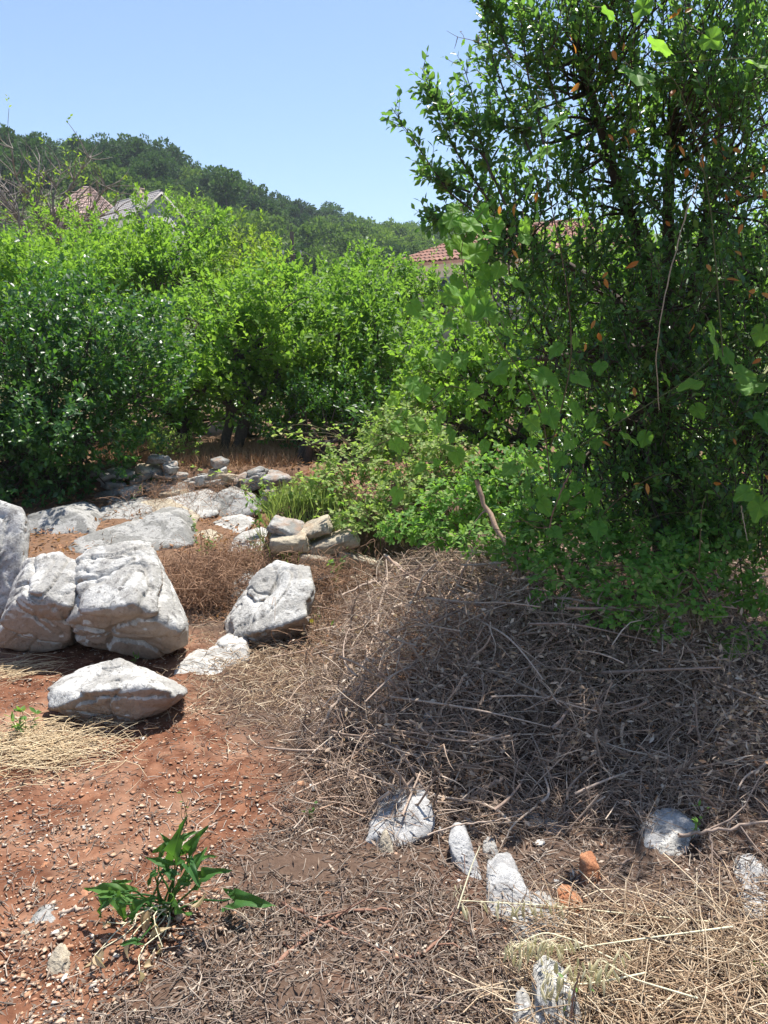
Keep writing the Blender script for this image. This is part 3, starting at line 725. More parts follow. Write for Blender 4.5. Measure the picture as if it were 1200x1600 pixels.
tree('orchard_tree', 'vivid green tree in mid picture with forked dark trunk standing on rusty dry grass', gbase(368, 10.2),
     [lob(330, 560, 10, 70, 55), lob(400, 545, 9.9, 65, 50), lob(470, 530, 10, 60, 55), lob(430, 480, 10.4, 70, 45), lob(330, 500, 10.5, 60, 45), lob(300, 610, 9.7, 50, 35), lob(520, 590, 10, 60, 40), lob(385, 600, 9.6, 55, 28)],
     'bright_leaf', seed=7, clumps=26, L=.078, W=.045, trunk=.075, fork=.5, stems=3)
tree('orchard_tree', 'bushy green tree standing behind the bramble mound in mid picture', gbase(560, 10.5),
     [lob(520, 520, 10.4, 60, 60), lob(590, 540, 10.2, 60, 55), lob(550, 620, 10, 70, 55), lob(610, 600, 9.8, 50, 55), lob(480, 640, 10.2, 60, 45), lob(570, 470, 10.8, 50, 40), lob(640, 560, 10.5, 40, 50)],
     'mid_leaf', seed=8, clumps=28, L=.07, W=.04, stems=3, fork=.3)
tree('orchard_tree', 'green leafy tree just in front of the red tiled roof', gbase(560, 14.5),
     [lob(545, 430, 14.5, 38, 34), lob(590, 455, 14.2, 50, 32), lob(645, 462, 14, 50, 30), lob(520, 475, 14, 60, 38), lob(700, 470, 13.8, 60, 34)],
     'mid_leaf', seed=9, clumps=24, L=.09, W=.045)
tree('leafy_shrub', 'sunlit yellow-green shrub glowing behind the vine-hung tree at right', gbase(760, 7.6),
     [lob(710, 530, 7.6, 60, 70), lob(790, 500, 7.8, 80, 70), lob(760, 600, 7.4, 100, 90), lob(690, 650, 7.2, 60, 70), lob(860, 560, 7.8, 100, 100), lob(830, 690, 7.2, 110, 90), lob(930, 460, 8, 100, 90), lob(1000, 620, 7.6, 110, 110)],
     'bright_leaf', seed=10, clumps=24, L=.062, W=.036, stems=4, fork=.3, cat='shrub', kind='ovate')
tree('leafy_shrub', 'tall bright shrub seen through gaps low in the big tree at right edge', gbase(1150, 7.4),
     [lob(1080, 480, 7.6, 110, 100), lob(1180, 600, 7.4, 120, 110), lob(1250, 450, 7.6, 120, 120), lob(1120, 730, 7.2, 120, 90)],
     'mid_leaf', seed=11, clumps=22, L=.062, W=.036, stems=3, fork=.3, cat='shrub', kind='ovate')
tree('evergreen_bush', 'low dark bush in the shade between forked trunk and bramble mound', gbase(470, 9.2),
     [lob(450, 660, 9.4, 50, 45), lob(520, 670, 9.2, 55, 45), lob(590, 660, 9.0, 50, 45)],
     'dark_leaf', seed=12, clumps=24, L=.05, W=.028, stems=3, fork=.3, cat='bush')
tree('leafy_shrub', 'small grey-green shrub on top of the dry-stone wall', gbase(250, 8.9),
     [lob(235, 708, 8.8, 36, 16), lob(270, 700, 8.9, 22, 14)], 'pale_bramble', seed=13, clumps=50, L=.04, W=.018, stems=3, fork=.2, trunk=.02, cat='shrub', clump_r=.07, twig=.12)

tree('evergreen_bush', 'dark low bush behind the forked trunk under the mid-picture trees', gbase(400, 12.2),
     [lob(330, 640, 12.2, 60, 40), lob(420, 630, 12.0, 60, 45), lob(250, 650, 12.0, 50, 35)], 'dark_leaf', seed=14, clumps=22, L=.07, W=.04, stems=3, fork=.3, cat='bush')
tree('evergreen_bush', 'dark bush filling the shade behind the bramble mound', gbase(620, 11.8),
     [lob(540, 640, 12, 60, 50), lob(620, 630, 11.8, 70, 60), lob(700, 620, 11.6, 70, 70), lob(790, 630, 11.6, 80, 80), lob(900, 620, 11.6, 90, 90)], 'dark_leaf', seed=15, clumps=20, L=.075, W=.042, stems=3, fork=.3, cat='bush')

tree('leafy_shrub', 'low leafy undergrowth in the shade behind the foot of the big tree', gbase(1040, 5.6),
     [lob(860, 800, 5.8, 80, 60), lob(960, 790, 5.7, 90, 70), lob(1070, 800, 5.6, 90, 70), lob(1180, 800, 5.5, 90, 80), lob(1280, 800, 5.5, 90, 80), lob(1120, 720, 6.0, 110, 60), lob(980, 700, 6.2, 90, 60)],
     'mid_leaf', seed=16, clumps=30, L=.05, W=.03, stems=4, fork=.3, cat='shrub', kind='ovate', trunk=.03)
tree('orchard_tree', 'thin light green treetop sprays in front of the far left houses', gbase(200, 14.6),
     [lob(150, 355, 14.6, 45, 20), lob(235, 338, 14.6, 40, 24), lob(300, 362, 14.6, 40, 28), lob(90, 365, 14.6, 40, 20)], 'bright_leaf', seed=17, clumps=22, sprigs=7, L=.085, W=.04)
tree('leafy_shrub', 'mid-green thicket filling the gap between dark bush and forked tree', gbase(280, 11),
     [lob(250, 560, 11, 60, 60), lob(290, 620, 10.9, 50, 40), lob(230, 640, 10.8, 50, 40), lob(300, 520, 11.2, 50, 40)], 'mid_leaf', seed=18, clumps=28, L=.075, W=.042, stems=3, fork=.3, cat='shrub')
tree('leafy_shrub', 'leafy thicket between the forked tree and the tree behind the brambles', gbase(460, 11.4),
     [lob(450, 590, 11.4, 60, 60), lob(490, 560, 11.2, 50, 60), lob(440, 510, 11.6, 60, 45), lob(500, 500, 11.8, 50, 42)], 'mid_leaf', seed=19, clumps=26, L=.075, W=.042, stems=3, fork=.3, cat='shrub')

def bare_shrub():
    g = rgen(31); b = gbase(60, 17); b[2] = hgt(b[0], 17)
    t = tag(empty('bare_tree', b), 'nearly leafless grey tree with thin tangled branches at upper left', 'tree')
    A = Acc(); f = pix(70, 400, 17)
    A.add(*tubes(curve(b, f, 6, g)[None], np.linspace(.11, .07, 6)[None], 7))
    tips = [(20, 240), (60, 262), (95, 280), (140, 255), (165, 300), (0, 290), (-30, 260), (120, 320), (50, 310), (180, 340), (-60, 300), (150, 345), (15, 330), (85, 345)]
    LV = Acc()
    for px, py in tips:
        e = pix(px, py - 8, 17 + g.uniform(-.8, .8)); p = curve(f, e, 9, g, .06, .03)
        A.add(*tubes(p[None], np.linspace(.05, .008, 9)[None], 5))
        n = 26; s = p[g.integers(2, 9, n)]; d = unit(rdir(g, n) + unit(e - f) * .9 + [0, 0, .2]); ln = g.uniform(.25, .9, n)
        u = np.linspace(0, 1, 5)[None, :, None]; q = s[:, None] + (d * ln[:, None])[:, None] * u + g.normal(size=(n, 1, 3)) * .06 * np.sin(np.pi * u)
        A.add(*tubes(q, np.broadcast_to(np.linspace(.013, .004, 5), (n, 5)), 3))
        m = 6; s2 = q[g.integers(0, n, m), 4]
        pt, ld, nm, _ = sprig_leaves(g, s2, rdir(g, m), .2, 5); LV.add(*leaves(pt, ld, nm, .09, .045))
    A.build('trunk', M['greybark'], t, True); tag(LV.build('crown', M['olive_leaf'], t), kind='stuff')
bare_shrub()

# ------------------------------------------------------------------ boulders and stones
def vnormals(V, F):
    n = np.cross(V[F[:, 1]] - V[F[:, 0]], V[F[:, 2]] - V[F[:, 0]]); out = np.zeros_like(V)
    for k in range(3): np.add.at(out, F[:, k], n)
    return unit(out)
def stone(name, label, cat, pts, mat='limestone', sub=4, seed=0, rough=.16, soft=90, crack=.06, layer=None, scale=4.0, group=None, parent=None, buried=1.0, chips=8):
    V, F = rock(pts, sub, seed, rough, soft, scale, crack, layer, chips)
    N = vnormals(V, F)
    zlo, zhi = V[:, 2].min(), V[:, 2].max(); rel = (V[:, 2] - zlo) / max(zhi - zlo, 1e-3)
    # clinging soil and painted-in shade on down-facing, low faces, ragged edge, scaled by buried
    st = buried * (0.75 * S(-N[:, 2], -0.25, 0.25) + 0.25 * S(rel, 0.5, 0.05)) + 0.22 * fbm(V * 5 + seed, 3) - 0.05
    org = V.mean(0); org[2] = zlo
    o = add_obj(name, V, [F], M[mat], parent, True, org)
    at = o.data.attributes.new('stain_shade', 'FLOAT', 'POINT'); at.data.foreach_set('value', np.clip(st, 0, 1).astype(np.float32))
    if parent is None: tag(o, label, cat, group)
    return o
def PX(*pts):
    """hull points; all distances are scaled so that the lowest point rests on the ground"""
    lo = max(pts, key=lambda p: p[1]); k = (float(ground_at(lo[0], lo[1])[1]) + .03) / lo[2]
    return np.array([pix(x, y, d * k) for x, y, d in pts])

def gslab(out, lean, thick, grow=1.0):
    o = np.array(out, float); o = o.mean(0) + (o - o.mean(0)) * grow; return slabpts(o, float(ground_at(o[:, 0].mean(), o[:, 1].max() - 3)[1]), lean, thick)
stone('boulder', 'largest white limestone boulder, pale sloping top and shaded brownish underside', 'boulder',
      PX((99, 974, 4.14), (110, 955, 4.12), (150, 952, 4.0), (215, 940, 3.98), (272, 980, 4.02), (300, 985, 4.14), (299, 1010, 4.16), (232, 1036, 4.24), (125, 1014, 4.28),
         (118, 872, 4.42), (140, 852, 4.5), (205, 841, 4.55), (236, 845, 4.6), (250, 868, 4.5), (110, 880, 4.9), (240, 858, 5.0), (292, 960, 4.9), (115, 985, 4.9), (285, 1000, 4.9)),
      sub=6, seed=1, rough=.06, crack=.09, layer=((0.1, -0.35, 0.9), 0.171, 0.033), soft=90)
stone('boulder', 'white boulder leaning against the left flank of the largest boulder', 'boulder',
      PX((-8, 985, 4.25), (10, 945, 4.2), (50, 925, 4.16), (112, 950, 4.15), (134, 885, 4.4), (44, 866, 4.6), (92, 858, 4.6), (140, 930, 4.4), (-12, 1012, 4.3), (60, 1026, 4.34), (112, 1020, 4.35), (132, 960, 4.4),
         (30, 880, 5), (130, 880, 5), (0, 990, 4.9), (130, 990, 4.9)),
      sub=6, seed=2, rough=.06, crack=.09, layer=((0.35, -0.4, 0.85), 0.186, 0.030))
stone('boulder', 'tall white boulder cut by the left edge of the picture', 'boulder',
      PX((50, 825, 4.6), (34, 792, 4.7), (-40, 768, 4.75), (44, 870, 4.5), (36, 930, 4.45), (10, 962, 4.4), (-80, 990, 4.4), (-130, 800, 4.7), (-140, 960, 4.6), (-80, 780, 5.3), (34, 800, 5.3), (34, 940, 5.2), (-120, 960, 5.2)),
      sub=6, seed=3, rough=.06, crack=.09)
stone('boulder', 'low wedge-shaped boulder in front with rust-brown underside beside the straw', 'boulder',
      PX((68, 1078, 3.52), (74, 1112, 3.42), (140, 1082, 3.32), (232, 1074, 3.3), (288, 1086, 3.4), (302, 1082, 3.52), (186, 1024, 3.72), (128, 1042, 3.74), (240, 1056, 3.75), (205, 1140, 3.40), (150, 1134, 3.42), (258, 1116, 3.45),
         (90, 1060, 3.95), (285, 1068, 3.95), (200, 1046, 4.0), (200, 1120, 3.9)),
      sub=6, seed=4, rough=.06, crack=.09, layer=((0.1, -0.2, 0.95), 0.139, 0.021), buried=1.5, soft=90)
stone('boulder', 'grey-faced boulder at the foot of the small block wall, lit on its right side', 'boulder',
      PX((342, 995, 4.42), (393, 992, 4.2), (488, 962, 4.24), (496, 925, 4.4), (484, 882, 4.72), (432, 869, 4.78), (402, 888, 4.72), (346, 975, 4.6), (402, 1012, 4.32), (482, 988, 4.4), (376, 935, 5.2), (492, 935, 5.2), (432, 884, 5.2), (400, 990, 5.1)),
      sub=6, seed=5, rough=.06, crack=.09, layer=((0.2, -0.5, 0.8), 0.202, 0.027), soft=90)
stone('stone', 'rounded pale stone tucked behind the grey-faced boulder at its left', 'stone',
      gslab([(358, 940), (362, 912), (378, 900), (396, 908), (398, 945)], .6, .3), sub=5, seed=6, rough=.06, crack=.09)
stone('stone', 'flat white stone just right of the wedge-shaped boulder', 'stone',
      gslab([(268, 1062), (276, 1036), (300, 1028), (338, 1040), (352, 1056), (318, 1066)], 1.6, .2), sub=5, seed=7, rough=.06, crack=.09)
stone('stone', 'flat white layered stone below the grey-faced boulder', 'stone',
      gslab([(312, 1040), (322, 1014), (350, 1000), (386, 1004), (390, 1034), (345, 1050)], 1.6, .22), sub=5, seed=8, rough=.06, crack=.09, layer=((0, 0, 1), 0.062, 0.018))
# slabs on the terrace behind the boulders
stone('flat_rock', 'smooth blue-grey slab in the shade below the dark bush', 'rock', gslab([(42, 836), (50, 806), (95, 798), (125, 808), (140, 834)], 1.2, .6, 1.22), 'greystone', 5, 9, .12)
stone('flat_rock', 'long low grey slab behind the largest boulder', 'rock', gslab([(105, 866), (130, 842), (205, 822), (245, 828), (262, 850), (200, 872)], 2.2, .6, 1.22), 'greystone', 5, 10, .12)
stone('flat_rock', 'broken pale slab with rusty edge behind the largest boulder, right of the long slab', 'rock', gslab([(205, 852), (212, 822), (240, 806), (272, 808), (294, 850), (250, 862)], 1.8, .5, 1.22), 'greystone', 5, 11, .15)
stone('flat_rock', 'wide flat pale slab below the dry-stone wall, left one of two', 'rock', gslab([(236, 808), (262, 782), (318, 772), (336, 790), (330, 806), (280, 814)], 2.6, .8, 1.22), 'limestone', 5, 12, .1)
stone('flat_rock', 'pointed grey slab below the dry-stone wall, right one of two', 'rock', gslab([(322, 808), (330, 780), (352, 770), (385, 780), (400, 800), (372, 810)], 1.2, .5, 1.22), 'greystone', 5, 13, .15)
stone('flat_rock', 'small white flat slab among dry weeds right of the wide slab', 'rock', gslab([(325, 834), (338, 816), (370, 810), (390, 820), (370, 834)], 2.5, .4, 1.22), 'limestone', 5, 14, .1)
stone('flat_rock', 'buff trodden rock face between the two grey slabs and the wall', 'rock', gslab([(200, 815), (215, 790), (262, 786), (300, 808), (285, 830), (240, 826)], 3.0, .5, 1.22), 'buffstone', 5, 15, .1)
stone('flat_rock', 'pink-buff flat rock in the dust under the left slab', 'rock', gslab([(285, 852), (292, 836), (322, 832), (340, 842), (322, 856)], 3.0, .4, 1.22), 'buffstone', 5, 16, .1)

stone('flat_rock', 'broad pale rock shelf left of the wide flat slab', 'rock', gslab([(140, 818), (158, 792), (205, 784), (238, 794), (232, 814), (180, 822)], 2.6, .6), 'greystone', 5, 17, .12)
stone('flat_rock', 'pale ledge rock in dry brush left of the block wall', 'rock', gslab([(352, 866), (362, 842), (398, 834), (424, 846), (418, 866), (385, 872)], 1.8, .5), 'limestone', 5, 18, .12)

# foreground stones
fg = [('stone', 'bluish white flat stone with chipped top, largest on the twig litter', [(563, 1340), (576, 1292), (600, 1270), (640, 1254), (670, 1248), (684, 1285), (662, 1312), (610, 1330)], 2.33, 1.1, .16, 'slate', 20),
      ('stone', 'small buff stone propped at the foot of the largest foreground stone', [(590, 1340), (594, 1312), (604, 1306), (616, 1330), (612, 1342)], 2.27, .6, .05, 'buffstone', 21),
      ('stone', 'curved white stone rim half filled with brown soil in the foreground', [(700, 1315), (712, 1300), (728, 1302), (745, 1345), (758, 1385), (740, 1388), (715, 1355)], 2.22, .9, .1, 'slate', 22),
      ('stone', 'jagged little white stone beside the curved stone rim', [(755, 1330), (764, 1318), (778, 1326), (782, 1350), (766, 1352)], 2.24, .8, .06, 'limestone', 23),
      ('stone', 'pale grey peaked stone under the drooping oat heads', [(760, 1425), (764, 1390), (790, 1366), (812, 1372), (836, 1412), (822, 1445), (780, 1450)], 2.04, 1.0, .15, 'slate', 24),
      ('stone', 'grey stone below the peaked stone, veiled by oat heads', [(800, 1480), (812, 1440), (850, 1420), (890, 1440), (896, 1470), (850, 1492)], 1.93, 1.2, .12, 'greystone', 25),
      ('stone', 'small white stone, upper of two in a line above the orange stones', [(802, 1274), (810, 1264), (824, 1270), (826, 1284), (812, 1288)], 2.45, .8, .06, 'slate', 26),
      ('stone', 'grey buried stone in the middle of the line above orange stones', [(822, 1296), (830, 1280), (850, 1284), (856, 1300), (838, 1304)], 2.43, 1., .07, 'slate', 27),
      ('stone', 'white split stone, lowest of the line above orange stones', [(852, 1300), (858, 1290), (880, 1300), (890, 1310), (878, 1320), (862, 1312)], 2.4, 1., .07, 'slate', 28),
      ('stone', 'white arched stone with dark hollow under twigs at right', [(1004, 1338), (1014, 1310), (1040, 1288), (1075, 1284), (1098, 1296), (1080, 1310), (1048, 1320), (1030, 1342)], 2.42, 1., .12, 'slate', 29),
      ('stone', 'white lower piece beneath the arched stone at right', [(1028, 1345), (1036, 1326), (1060, 1310), (1080, 1308), (1072, 1332), (1045, 1350)], 2.33, .9, .07, 'limestone', 30),
      ('stone', 'squarish orange stone standing on dark red soil at right', [(909, 1385), (911, 1352), (938, 1350), (940, 1378), (930, 1390)], 2.3, .5, .08, 'orangestone', 31),
      ('stone', 'rounded orange-brown stone behind the oat heads', [(874, 1440), (876, 1412), (895, 1404), (914, 1416), (912, 1442)], 2.07, .6, .09, 'orangestone', 32),
      ('stone', 'big white angular stone at the very bottom under straw', [(836, 1612), (838, 1560), (862, 1535), (900, 1556), (912, 1590), (890, 1615)], 1.62, .7, .12, 'limestone', 33),
      ('stone', 'grey stone leaning on the white angular stone at the bottom edge', [(868, 1618), (838, 1560), (848, 1556), (872, 1575), (876, 1600)], 1.585, .5, .05, 'greystone', 34),
      ('stone', 'small pale stone left of the white angular stone at the bottom edge', [(805, 1612), (812, 1580), (826, 1570), (838, 1590), (834, 1615)], 1.63, .7, .07, 'limestone', 35),
      ('stone', 'light grey stone at the right edge, upper of two', [(1160, 1385), (1166, 1364), (1195, 1358), (1212, 1372), (1205, 1388)], 2.28, 1., .1, 'slate', 36),
      ('stone', 'light grey stone at the right edge, lower of two', [(1168, 1432), (1178, 1412), (1205, 1408), (1220, 1425), (1200, 1440)], 2.1, 1., .1, 'slate', 37),
      ('stone', 'tan wedge-shaped stone lying on gravel at lower left', [(72, 1520), (74, 1496), (86, 1486), (100, 1506), (108, 1526), (88, 1532)], 1.83, .8, .05, 'buffstone', 38),
      ('clod', 'rough grey clod of earth at lower left, upper of two', [(40, 1448), (48, 1434), (70, 1428), (86, 1440), (78, 1452), (52, 1456)], 2.0, 1., .06, 'greystone', 39),
      ('clod', 'pale crumbling clod of earth at lower left, lower of two', [(12, 1478), (22, 1460), (40, 1458), (52, 1472), (44, 1486), (26, 1488)], 1.92, 1., .06, 'buffstone', 40),
      ('stone', 'small orange cobble on red soil at left edge', [(58, 1366), (62, 1354), (74, 1354), (78, 1364), (68, 1370)], 2.17, .7, .03, 'orangestone', 41),
      ('stone', 'round white stone caught in the brush pile below centre', [(660, 1130), (663, 1118), (672, 1115), (678, 1124), (673, 1134)], 3.0, .5, .05, 'slate', 42),
      ('stone', 'rounded grey stone at the left foot of the brush pile', [(503, 1172), (508, 1162), (520, 1160), (530, 1166), (526, 1174)], 2.95, .8, .05, 'slate', 43),
      ('stone', 'tiny white round stone beside the largest foreground stone', [(684, 1301), (687, 1294), (693, 1296), (693, 1304), (688, 1305)], 2.34, .6, .02, 'slate', 44)]
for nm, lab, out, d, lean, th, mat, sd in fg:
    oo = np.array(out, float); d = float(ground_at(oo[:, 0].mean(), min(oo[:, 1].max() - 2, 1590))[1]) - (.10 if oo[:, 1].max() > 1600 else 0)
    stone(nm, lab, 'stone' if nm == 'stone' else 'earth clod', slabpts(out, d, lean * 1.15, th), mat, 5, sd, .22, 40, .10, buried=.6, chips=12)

# dry-stone walls: every stone its own part
def stone_meshes():
    out = []
    for k in range(9):
        g = rgen(300 + k); p = np.array([(a, b, c) for a in (-1, 1) for b in (-.8, .8) for c in (-.7, .7)]) * g.uniform(.6, 1.15, (8, 3)); p = np.concatenate([p, g.uniform(-1, 1, (6, 3)) * np.array([1, .9, .8])])
        V, F = rock(p, 4, k, .25, 60, 4, .06, None, 8); me = mesh_of('wall_stone', V, [F], M[('greystone', 'limestone', 'greystone', 'buffstone')[k % 4]], True)
        at = me.attributes.new('stain_shade', 'FLOAT', 'POINT'); at.data.foreach_set('value', np.clip(.25 + .4 * fbm(V * 2 + k, 2), 0, 1).astype(np.float32))
        out.append(me)
    return out
SM = stone_meshes()
def put_stone(parent, p, size, g, k, flat=1.0, rz=None):
    o = obj('stone', SM[k % len(SM)], parent); b = base_of(parent)
    o.location = tuple(np.asarray(p) - b); o.scale = (size[0], size[1], size[2] * flat)
    o.rotation_euler = (g.uniform(-.3, .3), g.uniform(-.35, .35), g.uniform(-.8, .8) if rz is None else rz); return o
def dry_wall():
    g = rgen(61); b = gbase(290, 8.25)
    t = tag(empty('dry_stone_wall', b), 'tumbled dry-stone terrace wall of grey stones below the forked tree', 'wall', kind='thing')
    n = 0
    for row in range(4):
        px = 150 + row * 6
        while px < 428:
            w = g.uniform(12, 46); py = 794 - row * 16 + g.uniform(-13, 13); d = 8.05 + row * .12 + g.uniform(-.12, .12)
            k = d / FOC; put_stone(t, pix(px + w / 2, py, d), (w * .56 * k, .17, g.uniform(6, 14) * k), g, n); n += 1
            px += w
    for k in range(40):
        put_stone(t, pix(g.uniform(155, 425), g.uniform(714, 800), 8.2 + g.uniform(0, .2)), (g.uniform(.05, .12), .1, g.uniform(.04, .07)), g, n); n += 1
dry_wall()
def block_wall():
    g = rgen(62); b = gbase(480, 5.7)
    t = tag(empty('block_wall', b), 'short wall of squared buff stones beneath the bramble mound', 'wall', kind='thing')
    n = 0
    for py, x0, x1, w, h in ((822, 424, 480, 44, 10), (846, 420, 500, 66, 16), (874, 466, 545, 66, 15), (898, 494, 550, 40, 12)):
        px = x0
        while px < x1:
            ww = w * g.uniform(.8, 1.2); d = 5.5 + (838 - py) * .002 + g.uniform(-.04, .04); k = d / FOC
            put_stone(t, pix(px + ww / 2, py + g.uniform(-3, 3), d), (ww * .6 * k, .16, h * k * 1.15), g, 3 if n % 3 else n, 1, g.uniform(-.12, .12)); n += 1; px += ww
block_wall()

# ------------------------------------------------------------------ litter, gravel, brush
def scatter(g, n, x0, x1, y0, y1, power=1.6):
    """ground points, denser near the viewer's end of the plot"""
    u = g.uniform(0, 1, n); y = (y0 ** (1 - power) + u * (y1 ** (1 - power) - y0 ** (1 - power))) ** (1 / (1 - power))
    x = g.uniform(x0, x1, n) * np.clip(y / 2.2, .75, 1.6)
    return x, y
def sticks(g, x, y, zoff, ln, rad, tilt=.25, k=4, bend=.12, sides=3, ang=None):
    n = len(x); a = g.uniform(0, 6.28, n) if ang is None else ang + g.normal(size=n) * .35
    el = g.normal(size=n) * tilt
    D = np.stack([np.cos(a) * np.cos(el), np.sin(a) * np.cos(el), np.sin(el)], -1)
    C = np.stack([x, y, hgt(x, y) + zoff], -1)
    u = np.linspace(-.5, .5, k)[None, :, None]; b = g.normal(size=(n, 1, 3)) * bend * ln[:, None, None]; b[:, :, 2] = np.abs(b[:, :, 2]) * .6
    P = C[:, None] + D[:, None] * ln[:, None, None] * u + b * (1 - 4 * u * u)
    R = rad[:, None] * np.linspace(1, .55, k)[None]
    return tubes(P, R, sides)

def litter():
    g = rgen(71)
    # short chopped twigs
    A = Acc(); x, y = scatter(g, 24000, -1.6, 1.9, 1.25, 6.0); m = litter_mask(x, y) > g.uniform(.25, 1, len(x)); x, y = x[m], y[m]; n = len(x)
    A.add(*sticks(g, x, y, np.clip(g.exponential(.010, n), .003, .05), g.uniform(.02, .12, n), g.uniform(.0008, .0026, n), .22, 3, .1))
    x, y = scatter(g, 9000, -1.8, .6, 1.25, 5.5); m = (litter_mask(x, y) < .5) & (fbm(np.stack([x * 2, y * 2, 0 * x + 8], -1), 2) > g.uniform(-.4, .3, len(x))); x, y = x[m], y[m]; n = len(x)
    A.add(*sticks(g, x, y, g.uniform(.004, .014, n), g.uniform(.015, .07, n), g.uniform(.001, .0024, n), .12, 3, .1))
    tag(A.build('twig_litter', M['littertwig']), 'grey-brown chopped twigs strewn over the ground', 'twigs', kind='stuff')
    # flat chips and crumbled leaves
    B = Acc(); x, y = scatter(g, 46000, -1.7, 1.9, 1.25, 6.2); m = litter_mask(x, y) + .32 > g.uniform(.1, 1, len(x)); x, y = x[m], y[m]; n = len(x)
    P = np.stack([x, y, hgt(x, y) + np.clip(g.exponential(.009, n), .004, .04)], -1); D = rdir(g, n); D[:, 2] *= .35; N = unit(rdir(g, n) * .7 + [0, 0, 1])
    B.add(*leaves(P, D, N, g.uniform(.007, .038, n), g.uniform(.003, .009, n), 'diamond'))
    tag(B.build('wood_chip_litter', M['chip']), 'tan and brown chips and crumbled dry leaves on the ground', 'leaf litter', kind='stuff')
    # fallen leaves on the terrace behind the boulders and under the bushes
    E = Acc(); n = 9000; y = g.uniform(4.6, 9.8, n); x = -.75 - g.uniform(0, 3.2, n) * (y / 6); m = fbm(np.stack([x * 1.8, y * 1.8, 0 * x], -1), 3) > g.uniform(-.5, .3, n); x, y = x[m], y[m]; n = len(x)
    D = rdir(g, n); D[:, 2] *= .4
    E.add(*leaves(np.stack([x, y, hgt(x, y) + g.uniform(.01, .035, n)], -1), D, unit(rdir(g, n) * .7 + [0, 0, 1]), g.uniform(.03, .07, n), g.uniform(.012, .03, n)))
    tag(E.build('fallen_leaves', M['rust_leaf']), 'rusty fallen leaves on the terrace behind the boulders', 'leaf litter', kind='stuff')
    # pale shredded stalks at the sunny edge right of the boulders
    C = Acc(); c = ground_at(420, 1040); n = 1700; x = c[0] + g.normal(size=n) * .24; y = c[1] + g.normal(size=n) * .42
    C.add(*sticks(g, x, y, g.uniform(.006, .05, n), g.uniform(.03, .12, n), g.uniform(.001, .0028, n), .3, 3, .12))
    tag(C.build('shredded_stalks', M['hay']), 'pale shredded stalks in the sun beside the grey-faced boulder', 'dry stalks', kind='stuff')
litter()

def gravel():
    g = rgen(73); U = np.array([(1, 0, 0), (-1, 0, 0), (0, 1, 0), (0, -1, 0), (0, 0, 1), (0, 0, -1.)]); F = np.array([(0, 2, 4), (2, 1, 4), (1, 3, 4), (3, 0, 4), (2, 0, 5), (1, 2, 5), (3, 1, 5), (0, 3, 5)])
    x, y = scatter(g, 60000, -1.9, 1.5, 1.2, 5.5, 1.8); lm = litter_mask(x, y)
    cl = fbm(np.stack([x * 3, y * 3, 0 * x], -1), 3)
    m = (lm < g.uniform(0, 1, len(x)) * 1.0 + .0) & (cl > g.uniform(-.95, .3, len(x))) | (g.uniform(0, 1, len(x)) < .08)
    x, y = x[m], y[m]; n = len(x)
    r = .002 + .009 * g.uniform(0, 1, n) ** 4
    j = 1
    sc = r[:, None, None] * np.stack([g.uniform(.7, 1.5, n), g.uniform(.6, 1.3, n), g.uniform(.22, .45, n)], -1)[:, None]
    V = (U[None] + g.normal(size=(n, len(U), 3)) * .32) * sc; a = g.uniform(0, 6.28, n); ca, sa = np.cos(a)[:, None], np.sin(a)[:, None]
    V = np.stack([V[..., 0] * ca - V[..., 1] * sa, V[..., 0] * sa + V[..., 1] * ca, V[..., 2]], -1)
    V = V + np.stack([x, y, hgt(x, y) + .010 * fbm(np.stack([x, y, 0 * x], -1) * 5.5, 3) + r * .35 + .003], -1)[:, None]
    tag(add_obj('gravel', V.reshape(-1, 3), [(F[None] + np.arange(n)[:, None, None] * len(U)).reshape(-1, 3)], M['gravel']), 'pale and orange gravel grains scattered on the red soil', 'gravel', kind='stuff')
    # pebbles large enough to pick up one by one
    PM = []
    for k in range(9):
        gg = rgen(400 + k); V, Fp = rock(gg.uniform(-1, 1, (10, 3)) * np.array([1, .75, .5]), 2, k, .1, 40, 4, .03, None, 6); PM.append(mesh_of('pebble', V, [Fp], M[('pebble_white', 'pebble_buff', 'pebble_orange')[k % 3]]))
    cnt = 0
    while cnt < 260:
        x, y = scatter(g, 1, -1.5, 1.3, 1.35, 4.2, 1.6); x, y = float(x[0]), float(y[0]); lm = float(litter_mask(np.array([x]), np.array([y]))[0])
        if g.random() < lm * .75 or float(perlin(np.array([[x * 3.1, y * 3.1, 2.]]))[0]) < g.uniform(-.5, .3): continue
        s = min(.0058 * (1 - g.random()) ** -.5, .03)
        o = obj('pebble', PM[cnt % 9]); cn = ('white', 'buff', 'orange')[cnt % 9 % 3]; o.location = (x, y, float(hgt(x, y)) + s * g.uniform(-.25, .25) + .004); o.scale = (s, s * g.uniform(.8, 1.1), s * g.uniform(.4, .7)); o.rotation_euler = (g.uniform(-.4, .4), g.uniform(-.4, .4), g.uniform(0, 6))
        if lm > .5: tag(o, 'small angular %s pebble lying among the twig litter' % cn, 'pebble', cn + ' pebbles in the twig litter')
        else: tag(o, 'small angular %s pebble lying on the bare red soil' % cn, 'pebble', cn + ' pebbles on the red soil')
        cnt += 1
gravel()

